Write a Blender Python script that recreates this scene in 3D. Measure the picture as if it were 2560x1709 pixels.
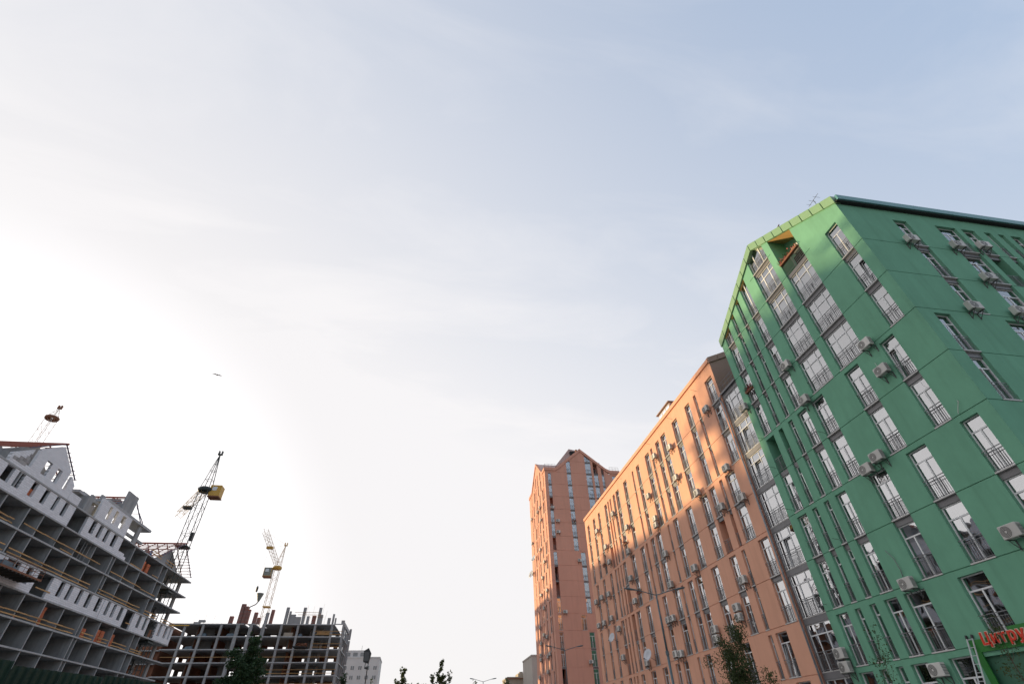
import bpy, bmesh, math, random
import numpy as np
from mathutils import Vector, Matrix
random.seed(7)
for o in list(bpy.data.objects): bpy.data.objects.remove(o)
sc = bpy.context.scene
COL = sc.collection
ZO = 1.6            # eye height; measured heights are relative to the eye

# ------------------------------------------------------------------ camera
cam = bpy.data.cameras.new('camera'); co = bpy.data.objects.new('camera', cam); COL.objects.link(co)
cr = Vector((0.9866852, -0.16121358, -0.02150568)); cu = Vector((-0.08706929, -0.63526199, 0.76737289)); cf = Vector((0.13737267, 0.75528299, 0.64084035))
m = Matrix.Identity(4)
for i in range(3):
    m[i][0] = cr[i]; m[i][1] = cu[i]; m[i][2] = -cf[i]
m[2][3] = ZO
co.matrix_world = m
cam.sensor_width = 36; cam.lens = 16.852; cam.clip_start = 0.1; cam.clip_end = 5000
sc.camera = co

# ------------------------------------------------------------------ sky, sun, exposure
SUN_AZ = math.radians(-42.3); SUN_EL = math.radians(3.2)
w = bpy.data.worlds.new('World'); sc.world = w; w.use_nodes = True
nt = w.node_tree; nd = nt.nodes; lk = nt.links
bg = nd['Background']
sky = nd.new('ShaderNodeTexSky'); sky.sky_type = 'NISHITA'; sky.sun_disc = False
sky.sun_elevation = SUN_EL; sky.sun_rotation = SUN_AZ
sky.altitude = 150; sky.air_density = 0.75; sky.dust_density = 7.0; sky.ozone_density = 1.5
# thin cirrus veil laid out on a high plane (direction / height), mixed into the sky light
tc = nd.new('ShaderNodeTexCoord'); sep = nd.new('ShaderNodeSeparateXYZ'); lk.new(tc.outputs['Generated'], sep.inputs[0])
mx = nd.new('ShaderNodeMath'); mx.operation = 'MAXIMUM'; mx.inputs[1].default_value = 0.12; lk.new(sep.outputs[2], mx.inputs[0])
dx = nd.new('ShaderNodeMath'); dx.operation = 'DIVIDE'; lk.new(sep.outputs[0], dx.inputs[0]); lk.new(mx.outputs[0], dx.inputs[1])
dy = nd.new('ShaderNodeMath'); dy.operation = 'DIVIDE'; lk.new(sep.outputs[1], dy.inputs[0]); lk.new(mx.outputs[0], dy.inputs[1])
cmb = nd.new('ShaderNodeCombineXYZ'); lk.new(dx.outputs[0], cmb.inputs[0]); lk.new(dy.outputs[0], cmb.inputs[1])
mp = nd.new('ShaderNodeMapping'); mp.inputs['Rotation'].default_value = (0, 0, math.radians(-28)); mp.inputs['Scale'].default_value = (0.8, 2.2, 1)
lk.new(cmb.outputs[0], mp.inputs[0])
n1 = nd.new('ShaderNodeTexNoise'); n1.inputs['Scale'].default_value = 1.5; n1.inputs['Detail'].default_value = 9; n1.inputs['Roughness'].default_value = 0.58; n1.inputs['Distortion'].default_value = 0.55
lk.new(mp.outputs[0], n1.inputs['Vector'])
rmp = nd.new('ShaderNodeMapRange'); rmp.inputs[1].default_value = 0.46; rmp.inputs[2].default_value = 0.80; rmp.inputs[3].default_value = -0.02; rmp.inputs[4].default_value = 0.24
lk.new(n1.outputs['Fac'], rmp.inputs[0])
fz = nd.new('ShaderNodeMapRange'); fz.inputs[1].default_value = 0.24; fz.inputs[2].default_value = 0.55; lk.new(sep.outputs[2], fz.inputs[0])
cz = nd.new('ShaderNodeMath'); cz.operation = 'MULTIPLY'; lk.new(rmp.outputs[0], cz.inputs[0]); lk.new(fz.outputs[0], cz.inputs[1])
# the veil of haze evens out the range between the sunward and the far sky: chroma kept, luminance compressed
bw = nd.new('ShaderNodeRGBToBW'); lk.new(sky.outputs[0], bw.inputs[0])
pw = nd.new('ShaderNodeMath'); pw.operation = 'POWER'; pw.inputs[1].default_value = -0.74; lk.new(bw.outputs[0], pw.inputs[0])
ev = nd.new('ShaderNodeMixRGB'); ev.blend_type = 'MULTIPLY'; ev.inputs[0].default_value = 1; lk.new(sky.outputs[0], ev.inputs[1]); lk.new(pw.outputs[0], ev.inputs[2])
hs = nd.new('ShaderNodeHueSaturation'); hs.inputs['Saturation'].default_value = 0.58; hs.inputs['Value'].default_value = 0.66; lk.new(ev.outputs[0], hs.inputs['Color'])
# pale haze, thicker low down and towards the sun, plus the cirrus streaks
SV = Vector((math.sin(SUN_AZ) * math.cos(SUN_EL), math.cos(SUN_AZ) * math.cos(SUN_EL), math.sin(SUN_EL)))
dt = nd.new('ShaderNodeVectorMath'); dt.operation = 'DOT_PRODUCT'; dt.inputs[1].default_value = (SV.x * 0.70, SV.y * 0.70, SV.z * 0.70 - 0.55); lk.new(tc.outputs['Generated'], dt.inputs[0])
hz = nd.new('ShaderNodeMath'); hz.operation = 'ADD'; hz.inputs[1].default_value = 0.63; lk.new(dt.outputs['Value'], hz.inputs[0])
oz = nd.new('ShaderNodeMath'); oz.operation = 'SUBTRACT'; oz.use_clamp = True; oz.inputs[0].default_value = 1.0; lk.new(sep.outputs[2], oz.inputs[1])
oz3 = nd.new('ShaderNodeMath'); oz3.operation = 'POWER'; oz3.inputs[1].default_value = 2.6; lk.new(oz.outputs[0], oz3.inputs[0])
hzp = nd.new('ShaderNodeMath'); hzp.operation = 'MAXIMUM'; hzp.inputs[1].default_value = 0.0; lk.new(hz.outputs[0], hzp.inputs[0])
hzo = nd.new('ShaderNodeMath'); hzo.operation = 'MULTIPLY_ADD'; hzo.inputs[1].default_value = 0.60; lk.new(oz3.outputs[0], hzo.inputs[0]); lk.new(hzp.outputs[0], hzo.inputs[2])
h2 = nd.new('ShaderNodeMath'); h2.operation = 'ADD'; lk.new(hzo.outputs[0], h2.inputs[0]); lk.new(cz.outputs[0], h2.inputs[1])
h3 = nd.new('ShaderNodeMath'); h3.operation = 'MINIMUM'; h3.inputs[1].default_value = 0.93; lk.new(h2.outputs[0], h3.inputs[0])
h4 = nd.new('ShaderNodeMath'); h4.operation = 'MAXIMUM'; h4.inputs[1].default_value = 0.0; lk.new(h3.outputs[0], h4.inputs[0])
mxs = nd.new('ShaderNodeMixRGB'); lk.new(h4.outputs[0], mxs.inputs[0]); lk.new(hs.outputs[0], mxs.inputs[1]); 
mu = nd.new('ShaderNodeVectorMath'); mu.operation = 'DOT_PRODUCT'; mu.inputs[1].default_value = SV; lk.new(tc.outputs['Generated'], mu.inputs[0])
gl_ = nd.new('ShaderNodeMapRange'); gl_.interpolation_type = 'SMOOTHSTEP'; gl_.inputs[1].default_value = 0.80; gl_.inputs[2].default_value = 1.0; gl_.inputs[3].default_value = 1.0; gl_.inputs[4].default_value = 1.5; lk.new(mu.outputs['Value'], gl_.inputs[0])
hc = nd.new('ShaderNodeMixRGB'); hc.blend_type = 'MULTIPLY'; hc.inputs[0].default_value = 1; hc.inputs[1].default_value = (1.205, 1.18, 1.185, 1); lk.new(gl_.outputs[0], hc.inputs[2]); lk.new(hc.outputs[0], mxs.inputs[2])
lk.new(mxs.outputs[0], bg.inputs[0]); bg.inputs[1].default_value = 0.15
SV = Vector((math.sin(SUN_AZ) * math.cos(SUN_EL), math.cos(SUN_AZ) * math.cos(SUN_EL), math.sin(SUN_EL)))
sl = bpy.data.lights.new('sun', 'SUN'); sl.energy = 1.25; sl.angle = math.radians(0.6); sl.color = (1.0, 0.76, 0.42)
so = bpy.data.objects.new('sun', sl); COL.objects.link(so); so.rotation_euler = SV.to_track_quat('Z', 'Y').to_euler(); so.location = SV * 300
sc.view_settings.view_transform = 'Standard'; sc.view_settings.look = 'None'; sc.view_settings.gamma = 1; sc.view_settings.use_curve_mapping = False
sc.view_settings.exposure = 2.42

# ------------------------------------------------------------------ materials
MATS = {}
def mat(name, col, rough=0.8, metal=0.0, noise=0.0, nscale=3.0, bump=0.0, bscale=60.0, spec=0.5, rnd=0.0, col2=None, streak=0.0):
    if name in MATS: return MATS[name]
    M = bpy.data.materials.new(name); M.use_nodes = True; t = M.node_tree; b = t.nodes['Principled BSDF']
    b.inputs['Roughness'].default_value = rough; b.inputs['Metallic'].default_value = metal
    b.inputs['Specular IOR Level'].default_value = spec
    c = (*col, 1); b.inputs['Base Color'].default_value = c
    last = None
    geo = t.nodes.new('ShaderNodeNewGeometry')
    if noise > 0 or col2:
        n = t.nodes.new('ShaderNodeTexNoise'); n.inputs['Scale'].default_value = nscale; n.inputs['Detail'].default_value = 8; n.inputs['Roughness'].default_value = 0.65
        mpn = t.nodes.new('ShaderNodeMapping'); mpn.inputs['Scale'].default_value = (1, 1, 0.55)
        t.links.new(geo.outputs['Position'], mpn.inputs[0]); t.links.new(mpn.outputs[0], n.inputs['Vector'])
        r = t.nodes.new('ShaderNodeMapRange'); r.inputs[1].default_value = 0.3; r.inputs[2].default_value = 0.7
        t.links.new(n.outputs['Fac'], r.inputs[0])
        mixn = t.nodes.new('ShaderNodeMixRGB'); t.links.new(r.outputs[0], mixn.inputs[0])
        c2 = col2 or tuple(x * (1 - noise) for x in col)
        mixn.inputs[1].default_value = c; mixn.inputs[2].default_value = (*c2, 1)
        last = mixn.outputs[0]
    if streak > 0:
        n = t.nodes.new('ShaderNodeTexNoise'); n.inputs['Scale'].default_value = 1.0; n.inputs['Detail'].default_value = 6
        mpn = t.nodes.new('ShaderNodeMapping'); mpn.inputs['Scale'].default_value = (2.2, 2.2, 0.13)
        t.links.new(geo.outputs['Position'], mpn.inputs[0]); t.links.new(mpn.outputs[0], n.inputs['Vector'])
        r = t.nodes.new('ShaderNodeMapRange'); r.inputs[1].default_value = 0.5; r.inputs[2].default_value = 0.75; r.inputs[3].default_value = 1.0; r.inputs[4].default_value = 1 - streak
        t.links.new(n.outputs['Fac'], r.inputs[0])
        mm = t.nodes.new('ShaderNodeMixRGB'); mm.blend_type = 'MULTIPLY'; mm.inputs[0].default_value = 1
        if last: t.links.new(last, mm.inputs[1])
        else: mm.inputs[1].default_value = c
        t.links.new(r.outputs[0], mm.inputs[2]); last = mm.outputs[0]
    if rnd > 0:
        oi = t.nodes.new('ShaderNodeObjectInfo'); r = t.nodes.new('ShaderNodeMapRange'); r.inputs[3].default_value = 1 - rnd; r.inputs[4].default_value = 1 + rnd * 0.4
        t.links.new(oi.outputs['Random'], r.inputs[0])
        mm = t.nodes.new('ShaderNodeMixRGB'); mm.blend_type = 'MULTIPLY'; mm.inputs[0].default_value = 1
        if last: t.links.new(last, mm.inputs[1])
        else: mm.inputs[1].default_value = c
        t.links.new(r.outputs[0], mm.inputs[2]); last = mm.outputs[0]
    if last: t.links.new(last, b.inputs['Base Color'])
    if bump > 0:
        n = t.nodes.new('ShaderNodeTexNoise'); n.inputs['Scale'].default_value = bscale; n.inputs['Detail'].default_value = 4
        t.links.new(geo.outputs['Position'], n.inputs['Vector'])
        bp = t.nodes.new('ShaderNodeBump'); bp.inputs['Strength'].default_value = bump; bp.inputs['Distance'].default_value = 0.01
        t.links.new(n.outputs['Fac'], bp.inputs['Height']); t.links.new(bp.outputs[0], b.inputs['Normal'])
    MATS[name] = M
    return M
GREEN = mat('green_stucco', (0.165, 0.38, 0.255), 0.9, noise=0.16, nscale=0.7, bump=0.35, bscale=45, spec=0.25, streak=0.10)
ORANGE = mat('orange_stucco', (0.72, 0.38, 0.26), 0.9, noise=0.12, nscale=0.6, bump=0.35, bscale=45, spec=0.25, streak=0.09)
BROWN = mat('brown_cladding', (0.33, 0.20, 0.155), 0.6, noise=0.12, nscale=1.2)
TOWERM = mat('rose_stucco', (0.63, 0.32, 0.235), 0.9, noise=0.10, nscale=0.4, bump=0.2, bscale=20, spec=0.25, streak=0.07)
GFASC = mat('green_metal_sheet', (0.19, 0.33, 0.18), 0.45, noise=0.08, nscale=2)
TEAL = mat('teal_gutter_metal', (0.10, 0.27, 0.27), 0.35, noise=0.1)
CREAM = mat('cream_soffit', (0.55, 0.34, 0.13), 0.8, noise=0.1)
SPAN = mat('grey_spandrel_metal', (0.17, 0.165, 0.17), 0.42, noise=0.1, nscale=2, rnd=0.15)
PVC = mat('white_window_frame', (0.70, 0.70, 0.70), 0.35)
ROOFM = mat('pink_roof_metal', (0.50, 0.33, 0.28), 0.45, noise=0.1)
SILL = mat('pale_sill_metal', (0.52, 0.50, 0.48), 0.5)
RAIL = mat('railing_metal', (0.17, 0.17, 0.175), 0.4)
DARKSHADE = mat('dark_shade', (0.02, 0.022, 0.022), 0.9)
ACW = mat('ac_casing', (0.60, 0.58, 0.54), 0.5, noise=0.08, nscale=6, rnd=0.2)
ACD = mat('ac_grille', (0.11, 0.105, 0.10), 0.6)
STEELB = mat('bracket_steel', (0.08, 0.08, 0.08), 0.6)
PIPE = mat('downpipe_metal', (0.22, 0.24, 0.26), 0.35)
CONC = mat('raw_concrete', (0.36, 0.365, 0.37), 0.9, noise=0.34, nscale=0.8, bump=0.3, bscale=12, spec=0.2, streak=0.25)
CONCD = mat('dusty_concrete', (0.24, 0.235, 0.23), 0.95, noise=0.35, nscale=0.7, spec=0.2, streak=0.25)
SLABM = mat('slab_edge_concrete', (0.44, 0.445, 0.455), 0.9, noise=0.25, nscale=0.9, spec=0.2, streak=0.2)
RED = mat('red_primer_steel', (0.30, 0.075, 0.045), 0.6, noise=0.25, nscale=2)
VIOL = mat('violet_primer_steel', (0.075, 0.07, 0.13), 0.6)
TIMBER = mat('fresh_timber', (0.52, 0.30, 0.12), 0.75, noise=0.3, nscale=3, rnd=0.25)
BRICKO = mat('orange_brick', (0.56, 0.155, 0.065), 0.85, noise=0.25, nscale=4, rnd=0.25)
BRICKW = mat('brown_brick', (0.24, 0.105, 0.06), 0.9, noise=0.3, nscale=3)
CRDARK = mat('crane_dark_green', (0.030, 0.042, 0.042), 0.6, noise=0.3, nscale=2)
CRYEL = mat('crane_yellow', (0.55, 0.32, 0.045), 0.5, noise=0.2, nscale=2)
CRPALE = mat('crane_pale_ochre', (0.50, 0.35, 0.20), 0.6, noise=0.2)
CRWHITE = mat('crane_cream', (0.62, 0.52, 0.46), 0.6, noise=0.1)
CABGREY = mat('cab_grey_green', (0.17, 0.19, 0.17), 0.5)
LAMPM = mat('lamp_grey_blue', (0.10, 0.135, 0.15), 0.4)
BLACKM = mat('black_plastic', (0.016, 0.016, 0.018), 0.5)
DISHM = mat('dish_white', (0.52, 0.53, 0.56), 0.4)
WHITEW = mat('white_render', (0.58, 0.57, 0.56), 0.9, noise=0.1, nscale=0.3)
CREAMW = mat('weathered_cream_render', (0.42, 0.36, 0.29), 0.9, noise=0.25, nscale=0.5, streak=0.2)
GREYW = mat('grey_render', (0.42, 0.38, 0.34), 0.9, noise=0.12, nscale=0.3)
BARK = mat('bark', (0.09, 0.07, 0.05), 0.95, noise=0.3, nscale=9)
BARKW = mat('pale_birch_bark', (0.22, 0.20, 0.17), 0.9, noise=0.5, nscale=9)
FENCEM = mat('dark_green_sheet_metal', (0.008, 0.036, 0.020), 0.55, noise=0.3, nscale=1.0, rnd=0.25)
GROUND = mat('dusty_ground', (0.30, 0.27, 0.23), 0.95, noise=0.35, nscale=0.4)
ASPH = mat('asphalt', (0.11, 0.11, 0.11), 0.9, noise=0.25, nscale=2, bump=0.3)
PAVEM = mat('paving', (0.38, 0.36, 0.34), 0.9, noise=0.2, nscale=2)
KERBM = mat('kerb_stone', (0.32, 0.32, 0.31), 0.9, noise=0.2)
LINEM = mat('road_paint', (0.75, 0.75, 0.72), 0.7, noise=0.2)
REDL = mat('sign_red', (0.62, 0.035, 0.012), 0.45)
CREAML = mat('sign_letter_edge', (0.75, 0.62, 0.48), 0.5)
SIGNG = mat('sign_green', (0.022, 0.17, 0.025), 0.45)
LADDERM = mat('aluminium', (0.62, 0.63, 0.64), 0.35, metal=0.6)
PETAL = mat('petals', (0.42, 0.02, 0.05), 0.7, rnd=0.3)
PINKF = mat('pink_petals', (0.55, 0.12, 0.12), 0.7)
TARP = mat('blue_grey_tarp', (0.12, 0.17, 0.21), 0.6, noise=0.3, nscale=2)
SKIN = mat('skin', (0.42, 0.26, 0.19), 0.7)
BLUEC = mat('blue_workwear', (0.02, 0.07, 0.22), 0.8)
BIRDM = mat('dark_feathers', (0.02, 0.02, 0.022), 0.8)
PIGEON = mat('brown_feathers', (0.16, 0.09, 0.07), 0.8)
REDCAB = mat('orange_cable', (0.35, 0.09, 0.03), 0.6)
def leafmat(name, c1, c2, tr=0.3):
    M = bpy.data.materials.new(name); M.use_nodes = True; t = M.node_tree; b = t.nodes['Principled BSDF']; b.inputs['Roughness'].default_value = 0.6; b.inputs['Specular IOR Level'].default_value = 0.3
    g = t.nodes.new('ShaderNodeNewGeometry'); mi = t.nodes.new('ShaderNodeMixRGB'); mi.inputs[1].default_value = (*c1, 1); mi.inputs[2].default_value = (*c2, 1)
    t.links.new(g.outputs['Random Per Island'], mi.inputs[0]); t.links.new(mi.outputs[0], b.inputs['Base Color'])
    tl = t.nodes.new('ShaderNodeBsdfTranslucent'); t.links.new(mi.outputs[0], tl.inputs[0])
    ms_ = t.nodes.new('ShaderNodeMixShader'); ms_.inputs[0].default_value = tr
    t.links.new(b.outputs[0], ms_.inputs[1]); t.links.new(tl.outputs[0], ms_.inputs[2]); t.links.new(ms_.outputs[0], t.nodes['Material Output'].inputs[0])
    return M
LEAFD = leafmat('dark_leaves', (0.018, 0.045, 0.020), (0.045, 0.085, 0.030))
LEAFB = leafmat('birch_leaves', (0.028, 0.050, 0.016), (0.075, 0.095, 0.030))
LEAFP = leafmat('poplar_leaves', (0.035, 0.060, 0.016), (0.095, 0.11, 0.035))
# glass: clear pane, fresnel reflection over what is behind it
def glass():
    M = bpy.data.materials.new('window_glass'); M.use_nodes = True; t = M.node_tree; t.nodes.remove(t.nodes['Principled BSDF'])
    tr = t.nodes.new('ShaderNodeBsdfTransparent'); tr.inputs[0].default_value = (0.72, 0.76, 0.76, 1)
    gl = t.nodes.new('ShaderNodeBsdfGlossy'); gl.inputs['Roughness'].default_value = 0.015; gl.inputs[0].default_value = (0.97, 0.98, 1, 1)
    fr = t.nodes.new('ShaderNodeFresnel'); fr.inputs[0].default_value = 4.4
    g = t.nodes.new('ShaderNodeNewGeometry'); n = t.nodes.new('ShaderNodeTexNoise'); n.inputs['Scale'].default_value = 1.3; n.inputs['Detail'].default_value = 1
    t.links.new(g.outputs['Position'], n.inputs['Vector'])
    bp = t.nodes.new('ShaderNodeBump'); bp.inputs['Strength'].default_value = 0.10; bp.inputs['Distance'].default_value = 0.03; t.links.new(n.outputs['Fac'], bp.inputs['Height'])
    t.links.new(bp.outputs[0], gl.inputs['Normal'])
    ms_ = t.nodes.new('ShaderNodeMixShader'); t.links.new(fr.outputs[0], ms_.inputs[0]); t.links.new(tr.outputs[0], ms_.inputs[1]); t.links.new(gl.outputs[0], ms_.inputs[2])
    t.links.new(ms_.outputs[0], t.nodes['Material Output'].inputs[0])
    return M
GLASS = glass()
BACKINGS = [mat('dark_room', (0.020, 0.020, 0.020), 0.95), mat('dim_room', (0.055, 0.05, 0.045), 0.95, noise=0.5, nscale=1.5),  # first two tones stand in for the darkness of unlit rooms
          mat('beige_curtain', (0.34, 0.29, 0.22), 0.95, noise=0.35, nscale=5), mat('white_curtain', (0.62, 0.62, 0.62), 0.95, noise=0.25, nscale=5), mat('grey_blind', (0.26, 0.27, 0.27), 0.9, noise=0.2, nscale=2)]

# ------------------------------------------------------------------ mesh helpers
class MB:
    def __init__(s): s.v = []; s.f = []
    def quad(s, a, b, c, d):
        n = len(s.v); s.v += [a, b, c, d]; s.f.append((n, n + 1, n + 2, n + 3)); return s
    def poly(s, pts):
        n = len(s.v); s.v += list(pts); s.f.append(tuple(range(n, n + len(pts)))); return s
    def box(s, x0, x1, y0, y1, z0, z1):
        n = len(s.v)
        s.v += [(x0, y0, z0), (x1, y0, z0), (x1, y1, z0), (x0, y1, z0), (x0, y0, z1), (x1, y0, z1), (x1, y1, z1), (x0, y1, z1)]
        s.f += [(n, n + 3, n + 2, n + 1), (n + 4, n + 5, n + 6, n + 7), (n, n + 1, n + 5, n + 4), (n + 1, n + 2, n + 6, n + 5), (n + 2, n + 3, n + 7, n + 6), (n + 3, n, n + 4, n + 7)]
        return s
    def bar(s, p, q, r, r2=None, sides=4):
        p = Vector(p); q = Vector(q); d = q - p
        if d.length < 1e-6: return s
        d.normalize(); a = d.orthogonal().normalized()
        if abs(d.z) < 0.99: a = d.cross(Vector((0, 0, 1))).normalized()
        b = d.cross(a); r2 = r if r2 is None else r2
        n = len(s.v)
        for c, rr in ((p, r), (q, r2)):
            for i in range(sides):
                t = 2 * math.pi * (i + 0.5) / sides
                s.v.append(tuple(c + a * (math.cos(t) * rr) + b * (math.sin(t) * rr)))
        for i in range(sides):
            j = (i + 1) % sides; s.f.append((n + i, n + j, n + sides + j, n + sides + i))
        s.f.append(tuple(n + i for i in reversed(range(sides)))); s.f.append(tuple(n + sides + i for i in range(sides)))
        return s
    def path(s, pts, r, sides=5):
        for a, b in zip(pts[:-1], pts[1:]): s.bar(a, b, r, sides=sides)
        return s
    def prism(s, pts, off):
        # polygon extruded by vector off
        n = len(pts); a = [Vector(p) for p in pts]; b = [p + Vector(off) for p in a]
        s.poly([tuple(p) for p in a]); s.poly([tuple(p) for p in reversed(b)])
        for i in range(n):
            j = (i + 1) % n; s.quad(tuple(a[i]), tuple(b[i]), tuple(b[j]), tuple(a[j]))
        return s
    def lathe(s, prof, n=16, c=(0, 0, 0)):
        k = len(s.v)
        for r, z in prof:
            for i in range(n):
                t = 2 * math.pi * i / n; s.v.append((c[0] + r * math.cos(t), c[1] + r * math.sin(t), c[2] + z))
        for a in range(len(prof) - 1):
            for i in range(n):
                j = (i + 1) % n; s.f.append((k + a * n + i, k + a * n + j, k + (a + 1) * n + j, k + (a + 1) * n + i))
        return s
    def mesh(s, name, material, smooth=False, clip=None):
        me = bpy.data.meshes.new(name); me.from_pydata(s.v, [], s.f)
        if clip:
            b = bmesh.new(); b.from_mesh(me)
            for pco, pno in clip:
                bmesh.ops.bisect_plane(b, geom=b.verts[:] + b.edges[:] + b.faces[:], plane_co=pco, plane_no=pno, clear_outer=True)
            b.to_mesh(me); b.free()
        me.materials.append(material)
        if smooth: me.polygons.foreach_set('use_smooth', [True] * len(me.polygons))
        me.update(); return me
def ob(name, me, parent=None, loc=(0, 0, 0), rz=0.0, rx=0.0, ry=0.0):
    o = bpy.data.objects.new(name, me); COL.objects.link(o)
    if parent: o.parent = parent
    o.location = loc; o.rotation_euler = (rx, ry, rz)
    return o
def empty(name, loc, label, cat, group=None, rz=0.0):
    o = ob(name, None, None, loc, rz); o.empty_display_size = 0.2; return tag(o, label, cat, group)
def tag(o, label=None, cat=None, group=None, kind=None):
    if label: o['label'] = label
    if cat: o['category'] = cat
    if group: o['group'] = group
    if kind: o['kind'] = kind
    return o
MC = {}
def cached(key, fn):
    if key not in MC: MC[key] = fn()
    return MC[key]
ORD = ['zeroth', 'first', 'second', 'third', 'fourth', 'fifth', 'sixth', 'seventh', 'eighth', 'ninth', 'tenth', 'eleventh', 'twelfth', 'thirteenth', 'fourteenth', 'fifteenth', 'sixteenth', 'seventeenth', 'eighteenth']

class Facade:
    """vertical face: local x along it, local y into the building, z up"""
    def __init__(s, root, ox, oy, rz):
        s.root = root; s.rz = rz; s.o = Vector((ox, oy, 0)); s.c = math.cos(rz); s.s = math.sin(rz)
    def w(s, x, y, z): return Vector((s.o.x + x * s.c - y * s.s, s.o.y + x * s.s + y * s.c, z))
    def add(s, name, me, x=0, y=0, z=0, parent=None):
        if parent: return ob(name, me, parent, (x, y, z))
        return ob(name, me, s.root, s.w(x, y, z) - s.root.location, s.rz)

def wall_band(F, x0, x1, z0, z1, holes, material, name='wall_panel', gap=0.02, clip=None, rev=0.27, gtop=True, gbot=True):
    b = MB(); za = z0 + (gap if gbot else 0); zb = z1 - (gap if gtop else 0); holes = sorted(holes); cur = x0
    def front(a, c, p, q):
        if c - a > 1e-4 and q - p > 1e-4: b.quad((a, 0, p), (c, 0, p), (c, 0, q), (a, 0, q))
    segs = []
    for (a, c, p, q) in holes:
        front(cur, a, za, zb); segs.append((cur, a))
        lo = p <= z0 + 1e-3; hi = q >= z1 - 1e-3
        pp = za if lo else p; qq = zb if hi else q
        front(a, c, za, pp); front(a, c, qq, zb)
        b.quad((a, 0, pp), (a, rev, pp), (a, rev, qq), (a, 0, qq)); b.quad((c, 0, pp), (c, 0, qq), (c, rev, qq), (c, rev, pp))
        if not lo: b.quad((a, 0, pp), (c, 0, pp), (c, rev, pp), (a, rev, pp))
        if not hi: b.quad((a, 0, qq), (a, rev, qq), (c, rev, qq), (c, 0, qq))
        cur = c
    front(cur, x1, za, zb)
    # lips of the joints
    cur = x0
    lows = [h for h in holes if h[2] <= z0 + 1e-3]; his = [h for h in holes if h[3] >= z1 - 1e-3]
    for hs_, z, dz, on in ((lows, za, -1, gbot), (his, zb, 1, gtop)):
        if not on: continue
        cur = x0
        for h in hs_ + [(x1, x1, 0, 0)]:
            if h[0] - cur > 1e-4:
                b.quad((cur, 0, z), (h[0], 0, z), (h[0], 0.05, z), (cur, 0.05, z))
                b.quad((cur, 0.05, z), (h[0], 0.05, z), (h[0], 0.05, z + dz * gap), (cur, 0.05, z + dz * gap))
            cur = h[1]
    return F.add(name, b.mesh(name, material, clip=clip))

def frame_mesh(wd, h, kind):
    b = MB(); t = 0.055; d = 0.07
    b.box(0, t, 0, d, 0, h); b.box(wd - t, wd, 0, d, 0, h); b.box(t, wd - t, 0, d, 0, t); b.box(t, wd - t, 0, d, h - t, h)
    n = {'n': 1, 'm': 2, 'b': 3}[kind]; zt = h * 0.76 if kind != 'n' else h * 0.80
    b.box(t, wd - t, 0.001, d - 0.001, zt - 0.035, zt + 0.035)
    xs = [0.0] + ([0.5] if n == 2 else [0.30, 0.70] if n == 3 else []) + [1.0]
    xs = [x * wd for x in xs]
    for x in xs[1:-1]: b.box(x - 0.04, x + 0.04, 0.002, d - 0.002, t, zt - 0.035)
    if n == 3:
        for x in xs[1:-1]: b.box(x - 0.03, x + 0.03, 0.002, d - 0.002, zt + 0.035, h - t)
    return b, xs, zt
def railing_mesh(wd, h=1.05):
    b = MB(); r = 0.014
    b.box(0.0, wd, -r, r, h - 0.018, h + 0.018); b.box(0, wd, -r, r, 0.10, 0.125); b.box(0, wd, -r, r, h - 0.16, h - 0.14)
    n = max(2, int(round(wd / 0.125)))
    for i in range(1, n): x = wd * i / n; b.box(x - 0.007, x + 0.007, -0.007, 0.007, 0.125, h - 0.14)
    b.box(wd / 2 - 0.015, wd / 2 + 0.015, -0.05, -0.015, -0.02, h)
    return b
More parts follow.
